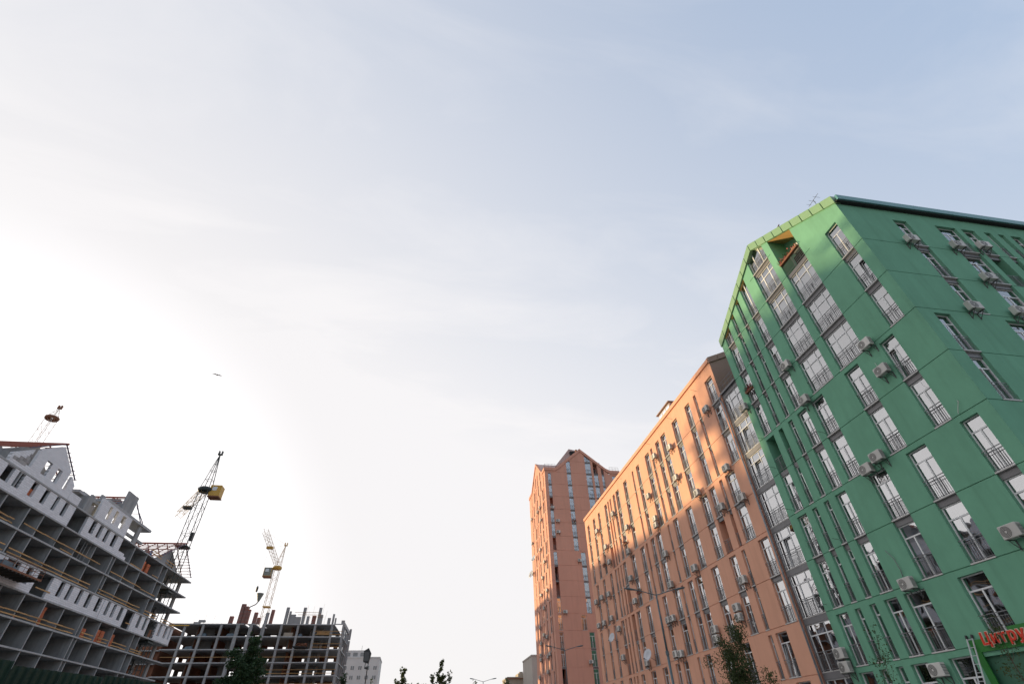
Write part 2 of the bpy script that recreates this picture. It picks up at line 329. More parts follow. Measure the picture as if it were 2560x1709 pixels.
def window(F, x0, x1, z0, z1, clip=None, simple=False, sash=None, curtain=None, rail=True, depth=0.19):
    wd = round(x1 - x0, 2); h = round(z1 - z0, 2)
    kind = 'n' if wd < 0.75 else ('m' if wd < 1.7 else 'b')
    lclip = None
    if clip: lclip = [((p[0] - x0, p[1], p[2] - z0), n) for p, n in clip]
    if clip: fb, xs, zt = frame_mesh(wd, h, kind); fm = fb.mesh('window_frame', PVC, clip=lclip)
    else: fm, xs, zt = cached(('f', wd, h), lambda: (lambda r: (r[0].mesh('window_frame', PVC), r[1], r[2]))(frame_mesh(wd, h, kind)))
    o = F.add('window', fm, x0, depth, z0)
    t = 0.05
    def pane(a, c, p, q):
        key = ('p', round(c - a, 3), round(q - p, 3))
        mk = lambda: MB().quad((0, 0, 0), (c - a, 0, 0), (c - a, 0, q - p), (0, 0, q - p))
        if lclip:
            me = mk().mesh('pane', GLASS, clip=[((k[0] - a, k[1], k[2] - p), n) for k, n in lclip])
            if not me.polygons: return None
        else: me = cached(key, lambda: mk().mesh('pane', GLASS))
        g = ob('pane', me, o, (a, 0.035, p), random.gauss(0, 0.006), random.gauss(0, 0.006))
        return g
    if simple: pane(t, wd - t, t, h - t)
    else:
        if kind == 'b':
            for a, c in zip(xs[:-1], xs[1:]): pane(a + 0.03, c - 0.03, zt + 0.03, h - t)
        else: pane(t, wd - t, zt + 0.03, h - t)
        for i, (a, c) in enumerate(zip(xs[:-1], xs[1:])):
            if sash == i and not clip:
                # tilted open casement with its own frame
                a2, c2, p2, q2 = a + 0.045, c - 0.045, t, zt - 0.04; ww = c2 - a2; hh = q2 - p2
                sm = cached(('s', round(ww, 3), round(hh, 3)), lambda: MB().box(0, 0.05, 0, 0.05, 0, hh).box(ww - 0.05, ww, 0, 0.05, 0, hh).box(0.05, ww - 0.05, 0, 0.05, 0, 0.05).box(0.05, ww - 0.05, 0, 0.05, hh - 0.05, hh).mesh('sash', PVC))
                so_ = ob('sash', sm, o, (a2, 0.03, p2), 0, -0.075)
                g = pane(a2 + 0.05, c2 - 0.05, p2 + 0.05, q2 - 0.05); g.rotation_euler = (-0.075, 0, 0); g.location = (a2 + 0.05, 0.055, p2 + 0.05)
            else: pane(a + (0.05 if i == 0 else 0.04), c - (0.05 if i == len(xs) - 2 else 0.04), t, zt - 0.03)
    cm = curtain if curtain is not None else random.choices(range(5), (4, 3, 2.6, 4.4, 2.2))[0]
    mk = lambda: MB().quad((0, 0, 0), (wd, 0, 0), (wd, 0, h), (0, 0, h))
    if lclip: me = mk().mesh('window_backing', BACKINGS[cm], clip=lclip)
    else: me = cached(('bl', wd, h, cm), lambda: mk().mesh('window_backing', BACKINGS[cm]))
    ob('window_backing', me, o, (0, 0.30, 0))  # flat backing sheet
    if cm == 3 and not clip and kind != 'n' and random.random() < 0.6:   # painted dark strip for the unlit room where the curtain is drawn aside
        x = random.choice((0.12, 0.62)) * wd
        ob('dark_room_strip', cached(('ro', wd, h), lambda: MB().quad((0, 0, 0), (wd * 0.26, 0, 0), (wd * 0.26, 0, h * 0.95), (0, 0, h * 0.95)).mesh('dark_room_strip', BACKINGS[0])), o, (x, 0.27, 0))
    if rail:
        if lclip: rm = railing_mesh(wd).mesh('railing', RAIL, clip=lclip)
        else: rm = cached(('r', wd), lambda: railing_mesh(wd).mesh('railing', RAIL))
        ob('railing', rm, o, (0, -0.14, 0.0))
    ob('sill', cached(('si', wd), lambda: MB().box(0.004, wd - 0.004, -depth - 0.03, 0, -0.015, 0.045).mesh('sill', SILL)), o)
    return o
def spandrel(F, x0, x1, z0, z1, d=0.11):
    wd = round(x1 - x0, 2); h = round(z1 - z0, 2)
    return F.add('spandrel', cached(('sp', wd, h), lambda: MB().box(0.003, wd - 0.003, 0, 0.12, 0, h).mesh('spandrel', SPAN)), x0, d, z0)
def loggia(F, x0, x1, z0, z1, material, depth=1.5, clip=None, soff=None, rail=True):
    b = MB(); e = 0.27
    b.quad((x0, e, z0), (x0, depth, z0), (x0, depth, z1), (x0, e, z1)); b.quad((x1, e, z0), (x1, e, z1), (x1, depth, z1), (x1, depth, z0))
    b.quad((x0, depth, z0), (x1, depth, z0), (x1, depth, z1), (x0, depth, z1)); b.quad((x0, e, z0), (x1, e, z0), (x1, depth, z0), (x0, depth, z0))
    if not clip: b.quad((x0, e, z1), (x0, depth, z1), (x1, depth, z1), (x1, e, z1))
    o = F.add('loggia', b.mesh('loggia', material, clip=clip))
    if x1 - x0 > 0.8:
        dd = MB().box(x0 + 0.15, x1 - 0.15, depth - 0.05, depth - 0.01, z0 + 0.05, z0 + 2.2)
        ob('balcony_door', dd.mesh('balcony_door', BACKINGS[0]), o)
    if rail:
        wd = round(x1 - x0, 2)
        ob('railing', cached(('r', wd), lambda: railing_mesh(wd).mesh('railing', RAIL)), o, (x0, 0.08, z0))
    return o
exec_ac = []
def make_ac():
    b = MB(); W, H, D = 0.82, 0.56, 0.30
    pts = []
    bm = bmesh.new(); bmesh.ops.create_cube(bm, size=1, matrix=Matrix.Diagonal((W, D, H, 1)))
    bmesh.ops.bevel(bm, geom=bm.edges[:], offset=0.025, segments=1, affect='EDGES')
    cas = bpy.data.meshes.new('casing'); bm.to_mesh(cas); bm.free(); cas.materials.append(ACW)
    g = MB(); n = 20; y = -D / 2 - 0.004
    def ring(r0, r1, yy, cx=-0.13):
        for i in range(n):
            a0 = 2 * math.pi * i / n; a1 = 2 * math.pi * (i + 1) / n
            g.quad((cx + r0 * math.cos(a0), yy, r0 * math.sin(a0)), (cx + r0 * math.cos(a1), yy, r0 * math.sin(a1)), (cx + r1 * math.cos(a1), yy, r1 * math.sin(a1)), (cx + r1 * math.cos(a0), yy, r1 * math.sin(a0)))
    ring(0.055, 0.235, y)
    gm = g.mesh('fan_grille', ACD)
    h = MB(); g = h; ring(0.0, 0.05, y - 0.006)
    for r in (0.10, 0.145, 0.19, 0.235): ring(r, r + 0.012, y - 0.008)
    hm = h.mesh('fan_guard', ACW)
    k = MB()
    for x in (-0.28, 0.28):
        k.box(x - 0.02, x + 0.02, -D / 2 - 0.03, 0.30, -H / 2 - 0.045, -H / 2 - 0.005); k.box(x - 0.02, x + 0.02, 0.26, 0.30, -H / 2 - 0.45, -H / 2 - 0.005)
        k.bar((x, -D / 2 + 0.05, -H / 2 - 0.03), (x, 0.28, -H / 2 - 0.40), 0.018)
    km = k.mesh('bracket', STEELB)
    p = MB()
    for i in range(7): p.box(W / 2 + 0.001, W / 2 + 0.006, -0.12, 0.12, -0.2 + i * 0.06, -0.175 + i * 0.06)
    pm = p.mesh('side_louvre', ACD)
    return cas, gm, hm, km, pm
ACM = make_ac()
def air_conditioner(F, x, z, label, group='air conditioners on the facades', out=0.30, mirror=False):
    p = F.w(x, -out, z)
    o = ob('air_conditioner', ACM[0], None, p, F.rz); tag(o, label, 'air conditioner', group)
    ob('fan_grille', ACM[1], o); ob('fan_guard', ACM[2], o); ob('bracket', ACM[3], o); ob('side_louvre', ACM[4], o)
    return o
def struct(name, me, loc=(0, 0, 0)):
    return tag(ob(name, me, None, loc), kind='structure')

# ------------------------------------------------------------------ ground
struct('ground', MB().quad((-1500, -1500, 0), (1500, -1500, 0), (1500, 2500, 0), (-1500, 2500, 0)).mesh('ground', GROUND))
struct('road', MB().quad((4, -120, 0.004), (16, -120, 0.004), (16, 400, 0.004), (4, 400, 0.004)).mesh('road', ASPH))
lb = MB()
for i in range(40): lb.quad((9.92, -100 + i * 9, 0.008), (10.08, -100 + i * 9, 0.008), (10.08, -97 + i * 9, 0.008), (9.92, -97 + i * 9, 0.008))
struct('road_marking', lb.mesh('road_marking', LINEM))
struct('pavement', MB().box(16.2, 25.38, -120, 400, 0.001, 0.13).mesh('pavement', PAVEM))
struct('kerb', MB().box(16.0, 16.2, -120, 400, 0.001, 0.15).mesh('kerb', KERBM))

FH = 3.0
def zj(k): return 2.95 + ZO + 3 * k      # floor joints of the street blocks
def slope_clip(xc, zap, g, dz=0.0):
    """two clipping planes of a gable with apex at (xc, zap) and gradient g, in facade coordinates"""
    l = math.hypot(1, g)
    return [((xc, 0, zap + dz), (g / l, 0, 1 / l)), ((xc, 0, zap + dz), (-g / l, 0, 1 / l))]

# ================================================================== GREEN BLOCK
gx, gy0, gy1 = 25.4, 15.14, 30.74
green = empty('green_apartment_block', (gx + 8, 22.9, 0), 'green stucco apartment block with a steep gable, nearest on the right', 'building')
GS = Facade(green, gx, 0, -math.pi / 2)      # street face, local x = -world y
GR = Facade(green, 0, gy0, 0.0)              # side face, local x = world x
APZ = 32.14 + ZO; APY = 22.95; GR_G = (32.14 - 27.72) / (22.95 - 15.14)
GCL = slope_clip(-APY, APZ, GR_G)
P1, P2, P3, P4 = (25.1, 26.05), (26.68, 27.17), (27.88, 28.37), (29.0, 30.0)
PS = [P1, P2, P3, P4]; B1 = (21.85, 23.97); B2 = (18.97, 21.2); CA = (15.87, 16.93)
gw = {k: list(PS) for k in range(0, 9)}
for k in (5, 6, 7): gw[k] += [B1, B2, CA]
gw[8] += [B1, B2]; gw[9] = [B1]
for k in (3, 4): gw[k] += [(17.04, 18.06), (19.9, 21.1), (23.3, 24.5)]
for k in (1, 2): gw[k] += [(15.87, 16.85), (18.98, 20.26), (21.84, 23.09)]
gw[0] += [(19.9, 21.28), (23.25, 24.62)]
GLINK = {(5, 6), (6, 7), (7, 8), (8, 9), (3, 4), (1, 2)}
GLOG = {(8, B2), (4, P4), (4, P3)}
def facade_floor(F, k, wins, nxt, prv, links, material, x0, x1, logs, zbase, clip=None, sgn=-1, top=None, p_simple=False, z0=None, z1=None, linkp=1.0, gbot=True, gtop=True):
    za = zbase(k) if z0 is None else z0; zb = zbase(k + 1) if z1 is None else z1
    holes = []
    for a, c in wins:
        if sgn < 0: xa, xc = -c, -a
        else: xa, xc = a, c
        up = ((k, k + 1) in links) and (a, c) in nxt; dn = ((k - 1, k) in links) and (a, c) in prv
        wz0 = za + 0.02; wz1 = za + 2.70
        full = top and (a, c) in top
        if full: wz1 = zb
        hz0 = za if dn else wz0 - 0.02 + 0.021; hz1 = zb if (up or full) else wz1
        holes.append((xa, xc, hz0, hz1))
        ck = clip if full else None
        cl2 = [((p[0], p[1], p[2] - 0.02), n) for p, n in ck] if ck else None
        if (k, (a, c)) in logs: loggia(F, xa, xc, wz0, wz1, material, clip=cl2)
        else:
            sash = random.choice((0, 1)) if (random.random() < 0.13 and not p_simple and c - a > 0.8) else None
            window(F, xa, xc, wz0, wz1, clip=cl2, simple=p_simple, sash=sash)
        if up: spandrel(F, xa, xc, wz1, zb + 0.021)
    return wall_band(F, x0, x1, za, zb, holes, material, clip=clip, gbot=gbot, gtop=gtop)
# ground storey of the street face, with shop windows
gh = [(-23.91, -22.64, 0.9, zj(0) - 0.28), (-26.23, -25.11, 0.9, zj(0) - 0.28), (-27.25, -26.75, 0.9, zj(0) - 0.28), (-28.45, -27.92, 0.9, zj(0) - 0.28), (-30.05, -28.93, 0.9, zj(0) - 0.28), (-22.2, -18.2, 0.14, zj(0) - 0.42)]
for h in gh[:-1]: window(GS, *h, rail=False)
wall_band(GS, -gy1, -gy0, 0.0, zj(0), gh, GREEN, gbot=False)
shop = GS.add('shop_front', MB().box(0, 4.0, 0, 0.06, 0, 3.99).mesh('shop_front', mat('green_shop_panel', (0.045, 0.14, 0.085), 0.5, noise=0.15)), -22.2, 0.16, 0.14)
ob('door', MB().box(1.9, 2.9, -0.04, -0.002, 0.02, 2.3).mesh('door', BACKINGS[1]), shop)
for k in range(0, 7):
    facade_floor(GS, k, gw[k], gw[k + 1], gw.get(k - 1, []), GLINK, GREEN, -gy1, -gy0, GLOG, zj)
# gable part
facade_floor(GS, 7, [CA], [], [CA], GLINK, GREEN, -18.4, -gy0, GLOG, zj, clip=GCL, z1=zj(10), gtop=False)
facade_floor(GS, 7, [x for x in gw[7] if x != CA], gw[8], gw[6], GLINK, GREEN, -gy1, -18.4, GLOG, zj)
facade_floor(GS, 8, [B1], gw[9], gw[7], GLINK, GREEN, -24.55, -21.5, GLOG, zj, clip=GCL)
facade_floor(GS, 8, [B2], [], gw[7], GLINK, GREEN, -21.5, -18.4, GLOG, zj, clip=GCL, z1=zj(10), top=[B2], gtop=False)
facade_floor(GS, 8, PS, [], gw[7], GLINK, GREEN, -gy1, -24.55, GLOG, zj, clip=GCL, z1=zj(10), top=PS, gtop=False)
facade_floor(GS, 9, [B1], [], gw[8], GLINK, GREEN, -24.55, -21.5, GLOG, zj, clip=GCL, z1=zj(10) + 1, top=[B1], gtop=False)
GS.add('loggia_soffit', MB().quad((-B2[1], 0.02, APZ - GR_G * (APY - B2[1]) - 0.03), (-B2[1], 1.5, APZ - GR_G * (APY - B2[1]) - 0.03), (-B2[0], 1.5, APZ - GR_G * (APY - B2[0]) - 0.03), (-B2[0], 0.02, APZ - GR_G * (APY - B2[0]) - 0.03)).mesh('loggia_soffit', CREAM))
for a, c in PS:
    zz = lambda y: APZ - GR_G * (y - APY) - 0.04
    GS.add('window_soffit', MB().quad((-c, 0.01, zz(c)), (-c, 0.19, zz(c)), (-a, 0.19, zz(a)), (-a, 0.01, zz(a))).mesh('window_soffit', CREAM))
# verge panels of the gable, each sheet its own piece
def verge(F, xa, za, xb, zb, n, h, material, out=0.12, name='verge_panel', thick=0.5):
    for i in range(n):
        a = i / n; c = (i + 1) / n; e = 0.004 / max(0.5, abs(xb - xa) / n)
        p = lambda t: (xa + (xb - xa) * t, za + (zb - za) * t)
        (x0, z0), (x1, z1) = p(a + e), p(c - e)
        F.add(name, MB().prism([(x0, -out, z0), (x1, -out, z1), (x1, -out, z1 + h), (x0, -out, z0 + h)], (0, thick, 0)).mesh(name, material))
verge(GS, -APY, APZ, -gy0 + 0.12, APZ - GR_G * (APY - gy0 + 0.12), 9, 0.74, GFASC)
verge(GS, -APY, APZ, -gy1 - 0.05, APZ - GR_G * (gy1 + 0.05 - APY), 8, 0.74, GFASC)
# roof slabs, ridge runs away from the street
XR = 62.0
for nm, yy in (('near', gy0 - 0.32), ('far', gy1 + 0.1)):
    ze = APZ - GR_G * abs(APY - yy)
    ob('roof_slope', MB().prism([(0.3, APY, APZ + 0.70), (0.3, yy, ze + 0.70), (0.3, yy, ze + 0.42), (0.3, APY, APZ + 0.42)], (XR - gx, 0, 0)).mesh('roof_slope', GFASC), green, (gx - green.location.x, -green.location.y, 0))
# side face
GRH = []
gr = {7: [(29.2, 30.27), (32.5, 34.15), (34.6, 35.67), (36.47, 37.02), (37.63, 38.12), (38.64, 39.53), (41.6, 42.7)], 6: [(29.2, 30.27), (32.5, 34.15), (34.6, 35.67), (36.47, 37.02), (38.64, 39.53)], 5: [(29.2, 30.27), (32.5, 34.15), (36.47, 37.02)],
      4: [(26.35, 27.4), (31.0, 32.6), (35.2, 36.3)], 3: [(26.35, 27.4), (31.0, 32.6), (35.2, 36.3)], 2: [(29.2, 30.27), (33.0, 34.6)], 1: [(29.2, 30.27), (33.0, 34.6)], 0: [(28.0, 29.1), (33.0, 34.6)]}
RLINK = {(5, 6), (6, 7), (3, 4), (1, 2)}; RLOG = {(6, (34.6, 35.67)), (6, (36.47, 37.02))}
wall_band(GR, gx + 0.002, 60, 0, zj(0), [], GREEN, gbot=False)
for k in range(0, 8):
    zt = zj(7) + 3.85 if k == 7 else None
    facade_floor(GR, k, gr[k], gr.get(k + 1, []), gr.get(k - 1, []), RLINK, GREEN, gx + 0.002, 60, RLOG, zj, sgn=1, z1=zt, gtop=(k != 7))
GR.add('eave_soffit', MB().box(gx - 0.05, 60, -0.25, 0.0, 27.72 + ZO - 0.02, 27.80 + ZO).mesh('eave_soffit', DARKSHADE))  # near-black colour paints the shadow gap under the gutter
for i in range(12): GR.add('gutter', MB().box(gx + 0.02 + i * 3, gx + 3.01 + i * 3, -0.36, -0.22, 27.80 + ZO, 28.24 + ZO).mesh('gutter', TEAL))
bk = MB().quad((60, gy0, 0), (60, gy1, 0), (60, gy1, 30), (60, gy0, 30)).quad((gx + 0.3, gy1 - 0.01, 0), (60, gy1 - 0.01, 0), (60, gy1 - 0.01, 28 + ZO), (gx + 0.3, gy1 - 0.01, 28 + ZO))
ob('rear_wall', bk.mesh('rear_wall', GREEN), green, -green.location)

# ================================================================== ORANGE BLOCK
oy0, oy1 = 33.28, 77.1
orange = empty('orange_apartment_block', (gx + 8, 55, 0), 'long orange stucco apartment block between the green block and the tower', 'building')
OS = Facade(orange, gx, 0, -math.pi / 2)
A_ = [(33.7, 35.0), (37.07, 37.57), (38.53, 39.57), (41.58, 42.84), (44.75, 46.0), (46.55, 47.55), (48.55, 49.1), (49.6, 50.87), (52.9, 53.9), (54.92, 55.42), (57.5, 58.72), (60.65, 61.93), (62.35, 63.2), (64.06, 64.6), (65.05, 65.6), (66.0, 67.05), (69.35, 70.3), (71.9, 72.95), (74.9, 75.95)]
B_ = [(35.0, 36.5), (37.07, 37.57), (38.5, 39.57), (40.05, 41.35), (43.25, 44.55), (46.5, 47.6), (48.6, 49.05), (50.95, 52.35), (52.85, 53.9), (54.82, 55.32), (55.93, 57.2), (59.05, 60.4), (62.3, 63.5), (63.9, 64.4), (65.0, 65.5), (65.95, 66.65), (67.8, 68.8), (71.0, 72.05), (74.05, 75.1)]
C_ = [(33.72, 35.03), (37.0, 37.52), (38.45, 39.55), (41.55, 42.8), (44.7, 46.0), (46.5, 47.6), (48.55, 49.08), (49.62, 50.98), (52.78, 53.85), (54.8, 55.15), (57.25, 58.55), (60.35, 61.6), (62.2, 63.25), (63.9, 64.4), (65.02, 65.55), (66.0, 67.05), (69.2, 70.1), (71.8, 72.7), (75.0, 75.95)]
D_ = [(35.2, 36.55), (37.02, 37.5), (40.1, 41.38), (43.05, 44.53), (46.5, 47.55), (48.54, 49.05), (51.0, 52.15), (52.82, 53.83), (55.82, 57.07), (58.88, 60.25), (62.12, 63.17), (64.1, 64.6), (65.1, 65.6), (66.2, 67.2), (69.3, 70.3), (72.4, 73.3)]
ow = {7: A_, 6: A_, 5: A_, 4: B_, 3: B_, 2: C_, 1: C_, 0: D_}
OLINK = {(5, 6), (6, 7), (3, 4), (1, 2)}
OLOG = {(3, (37.07, 37.57)), (3, (38.5, 39.57)), (3, (62.3, 63.5)), (3, (63.9, 64.4)), (2, (62.2, 63.25)), (2, (63.9, 64.4)), (1, (66.0, 67.05)), (5, (66.0, 67.05)), (5, (65.05, 65.6)), (1, (65.02, 65.55)), (4, (54.82, 55.32)), (6, (65.05, 65.6))}
og = [(-36, -34.5, 0.9, zj(0) - 0.25)] + [(-(40 + i * 4.2 + 1.4), -(40 + i * 4.2), 0.9, zj(0) - 0.25) for i in range(9)]
for h in og: window(OS, *h, rail=False, simple=True)
wall_band(OS, -oy1, -oy0, 0, zj(0), og, ORANGE, gbot=False)
for k in range(0, 8):
    zt = 27.85 + ZO if k == 7 else None
    facade_floor(OS, k, ow[k], ow.get(k + 1, []), ow.get(k - 1, []), OLINK, ORANGE, -oy1, -oy0, OLOG, zj, z1=zt, gtop=(k != 7))
for i in range(15):   # eave sheets along the street
    a = -oy1 + i * (oy1 - oy0) / 15; c = -oy1 + (i + 1) * (oy1 - oy0) / 15
    OS.add('eave_panel', MB().box(a + 0.004, c - 0.004, -0.16, 0.3, 27.86 + ZO, 28.26 + ZO).mesh('eave_panel', ORANGE))
RSL = 0.45
ob('roof_slope', MB().prism([(gx - 0.1, oy0, 28.27 + ZO), (gx + 8, oy0, 28.27 + ZO + 8 * RSL), (gx + 8, oy0, 28.0 + ZO + 8 * RSL), (gx - 0.1, oy0, 28.0 + ZO)], (0, oy1 - oy0, 0)).mesh('roof_slope', ROOFM), orange, -orange.location)
ob('roof_slope', MB().prism([(gx + 16, oy0, 28.27 + ZO), (gx + 8, oy0, 28.27 + ZO + 8 * RSL), (gx + 8, oy0, 28.0 + ZO + 8 * RSL), (gx + 16, oy0, 28.0 + ZO)], (0, oy1 - oy0, 0)).mesh('roof_slope', ROOFM), orange, -orange.location)
for yy in (oy0, oy1):
    ob('end_wall', MB().poly([(gx + 0.003, yy, 0), (gx + 16, yy, 0), (gx + 16, yy, 28.0 + ZO), (gx + 8, yy, 28.0 + ZO + 8 * RSL), (gx + 0.003, yy, 28.0 + ZO)]).mesh('end_wall', BROWN if yy == oy0 else ORANGE), orange, -orange.location)
ob('rear_wall', MB().quad((gx + 16, oy0, 0), (gx + 16, oy1, 0), (gx + 16, oy1, 29.6), (gx + 16, oy0, 29.6)).mesh('rear_wall', ORANGE), orange, -orange.location)
ER = Facade(orange, gx, oy0, 0)
verge(ER, -0.12, 27.75 + ZO, 8, 27.75 + ZO + 8.12 * RSL, 7, 0.62, BROWN, out=0.12, thick=0.3)
for i in range(34):   # snow guards on the eave
    y = oy0 + 0.8 + i * 1.28
    if 40.9 < y < 47: continue
    OS.add('snow_guard', cached('sg', lambda: MB().bar((0, 0.15, 0), (0.02, 0.15, 0.30), 0.022).bar((-0.2, 0.15, 0.2), (0.2, 0.15, 0.2), 0.012).mesh('snow_guard', RAIL)), -y, 0, 28.27 + ZO + 0.05)
# thin cable hooks on the top storey
for y, z in ((36.5, 26.6), (42.4, 26.9), (48.8, 27.2), (59, 27.3), (66, 27.3)):
    OS.add('wire_hook', MB().bar((0, -0.01, 0), (0.1, -0.75, 0.12), 0.014).mesh('wire_hook', STEELB), -y, 0, z + ZO)
# dormer
dm = ob('dormer', MB().box(gx + 0.5, gx + 4, 42.95, 46.0, 28.2 + ZO, 29.5 + ZO).mesh('dormer', ROOFM), orange, -orange.location)
ob('dormer_roof', MB().box(gx + 0.25, gx + 4.2, 42.75, 46.2, 29.503 + ZO, 29.6 + ZO).mesh('dormer_roof', BROWN), dm)
for i in range(3):
    ob('dormer_window', MB().box(gx + 0.45, gx + 0.49, 43.1 + i * 0.95, 43.95 + i * 0.95, 28.35 + ZO, 29.4 + ZO).mesh('dormer_window', PVC), dm)
    ob('pane', MB().quad((gx + 0.445, 43.17 + i * 0.95, 28.42 + ZO), (gx + 0.445, 43.88 + i * 0.95, 28.42 + ZO), (gx + 0.445, 43.88 + i * 0.95, 29.33 + ZO), (gx + 0.445, 43.17 + i * 0.95, 29.33 + ZO)).mesh('pane', GLASS), dm)
# glazed stair bay between the two blocks
by0, by1 = 30.80, 33.16
bay = Facade(orange, gx + 0.10, 0, -math.pi / 2)
for k in range(-1, 7):
    z0 = zj(k) if k >= 0 else 0.14
    window(bay, -by1, -by0, z0 + 0.02, zj(k + 1) - 0.36, depth=0.05, curtain=random.choice((1, 1, 3, 4)), sash=1 if k in (5, 2, 4) else None)
    spandrel(bay, -by1, -by0, zj(k + 1) - 0.36, zj(k + 1) + 0.02, d=-0.02)
bay.add('bay_post', MB().box(-by0, -gy1 - 0.003, -0.03, 0.4, 0, zj(7) + 0.02).mesh('bay_post', SPAN)); bay.add('bay_post', MB().box(-oy0 + 0.003, -by1, -0.03, 0.4, 0, zj(7) + 0.02).mesh('bay_post', SPAN))
ob('bay_back', MB().quad((gx + 0.6, gy1, 0), (gx + 0.6, oy0, 0), (gx + 0.6, oy0, zj(7)), (gx + 0.6, gy1, zj(7))).mesh('bay_back', DARKSHADE), orange, -orange.location)
ob('terrace_floor', MB().box(gx - 0.12, gx + 12, gy1 + 0.003, oy0 - 0.003, zj(7) + 0.022, zj(7) + 0.16).mesh('terrace_floor', SPAN), orange, -orange.location)
tr = MB()
for i in range(6): tr.bar((gx + 0.15, gy1 + 0.1 + i * 0.47, zj(7) + 0.16), (gx + 0.15, gy1 + 0.1 + i * 0.47, zj(7) + 1.25), 0.018)
for z in (0.45, 0.85, 1.25): tr.bar((gx + 0.15, gy1 + 0.05, zj(7) + z), (gx + 0.15, oy0 - 0.05, zj(7) + z), 0.018)
ob('terrace_railing', tr.mesh('terrace_railing', RAIL), orange, -orange.location)
dp = empty('downpipe', (gx - 0.14, oy0 - 0.03, 0), 'grey metal downpipe with collars between orange wall and glazed bay', 'pipe')
ob('pipe', MB().path([(0, 0, 0), (0, 0, zj(7) - 0.75), (0.05, 0.25, zj(7) - 0.35), (0.1, 0.25, zj(7) + 0.05)], 0.065, 10).mesh('pipe', PIPE, True), dp)
for i in range(13): ob('collar', cached('collar', lambda: MB().lathe([(0.066, -0.04), (0.08, -0.04), (0.08, 0.04), (0.066, 0.04)], 10).mesh('collar', PIPE)), dp, (0, 0, 0.8 + i * 2.05))
ob('cable', MB().path([(0.08, -0.16 + 0.02 * math.sin(i * 1.7), i * 1.35) for i in range(20)], 0.016, 4).mesh('cable', REDCAB), dp)

# ================================================================== ROSE TOWER
tx0, tx1, ty0, ty1 = 26.2, 45.0, 105.3, 124.3
def zt_(k): return 10.71 + ZO + 3 * k
tower = empty('rose_tower_block', (tx0 + 9, 114, 0), 'tall rose-orange tower block with gabled roofs at the end of the street', 'building')
TF = Facade(tower, 0, ty0, 0.0); TL = Facade(tower, tx0, 0, -math.pi / 2)
TOPZ = 50.05 + ZO; TAP = 55.45 + ZO; TG = (55.45 - 50.05) / 6.5
TCL = slope_clip(35.5, TAP, TG)
c1, c2, c3, c4, c5, c6 = (26.97, 27.75), (31.7, 32.75), (36.5, 37.95), (38.45, 39.55), (40.43, 41.07), (43.0, 44.5)
s2 = (33.05, 34.1)
tw = {k: [c1, c2, c3, c4, c5, c6] for k in range(8, 14)}
for k in (5, 6): tw[k] = [c1, s2, (37.2, 38.2), (40.4, 41.4)]
for k in (4, 7): tw[k] = [c1, s2 if k == 4 else c2, (37.2, 38.2), (40.4, 41.4)]
for k in (2, 3): tw[k] = [c1, c2 if k == 2 else s2, (37.2, 38.2), (40.4, 41.4)]
for k in (-1, 0, 1): tw[k] = [c1, s2, (37.2, 38.2), (40.4, 41.4)]
for k in (-4, -3, -2): tw[k] = [c1, s2, (37.2, 38.2)]
TLK = {(k, k + 1) for k in range(-4, 14)} - {(6, 7), (2, 3), (1, 2)}
TLOG = {(10, c1), (7, c1), (5, c1), (4, c1), (-1, c1), (13, c4), (13, c5)}
for k in range(-4, 13):
    z0 = 0.0 if k == -4 else None
    wz = tw[k] if k > -4 else []
    wins = wz if k < 12 else [c1, c2, c3, c4, c5, c6]
    facade_floor(TF, k, wins, tw.get(k + 1, []) if k < 12 else [c2, c3, c4, c5], tw.get(k - 1, []), TLK, TOWERM, tx0, tx1, TLOG, zt_, sgn=1, p_simple=False, z0=z0, z1=(TOPZ + 0.1 if False else None), gbot=(k > -4))
# gable storeys: flat ends and the gable itself
facade_floor(TF, 13, [c2, c3, c4, c5], [c3], [c2, c3, c4, c5], {(12, 13), (13, 14)}, TOWERM, tx0 + 2.9, tx1 - 2.5, TLOG, zt_, sgn=1, clip=TCL, top=[c2, c4, c5], z1=zt_(14))
facade_floor(TF, 14, [c3], [], [c3], {(13, 14)}, TOWERM, tx0 + 2.9, tx1 - 2.5, set(), zt_, sgn=1, clip=TCL, top=[c3], z1=zt_(16), gtop=False)
wall_band(TF, tx0, tx0 + 2.9, zt_(13), TOPZ, [], TOWERM, gtop=False); wall_band(TF, tx1 - 2.5, tx1, zt_(13), TOPZ, [], TOWERM, gtop=False)
def edge_board(F, pts, h, n_each, material, out=0.15):
    for (a, za), (c, zc) in zip(pts[:-1], pts[1:]): verge(F, a, za, c, zc, n_each, h, material, out=out, thick=0.6)
edge_board(TF, [(tx0 - 0.1, TOPZ), (28.9, TOPZ), (29.6, TOPZ + 0.5), (35.5, TAP)], 0.75, 3, TOWERM)
edge_board(TF, [(35.5, TAP), (41.6, TOPZ + 0.45), (42.6, TOPZ), (tx1 + 0.1, TOPZ)], 0.75, 3, TOWERM)
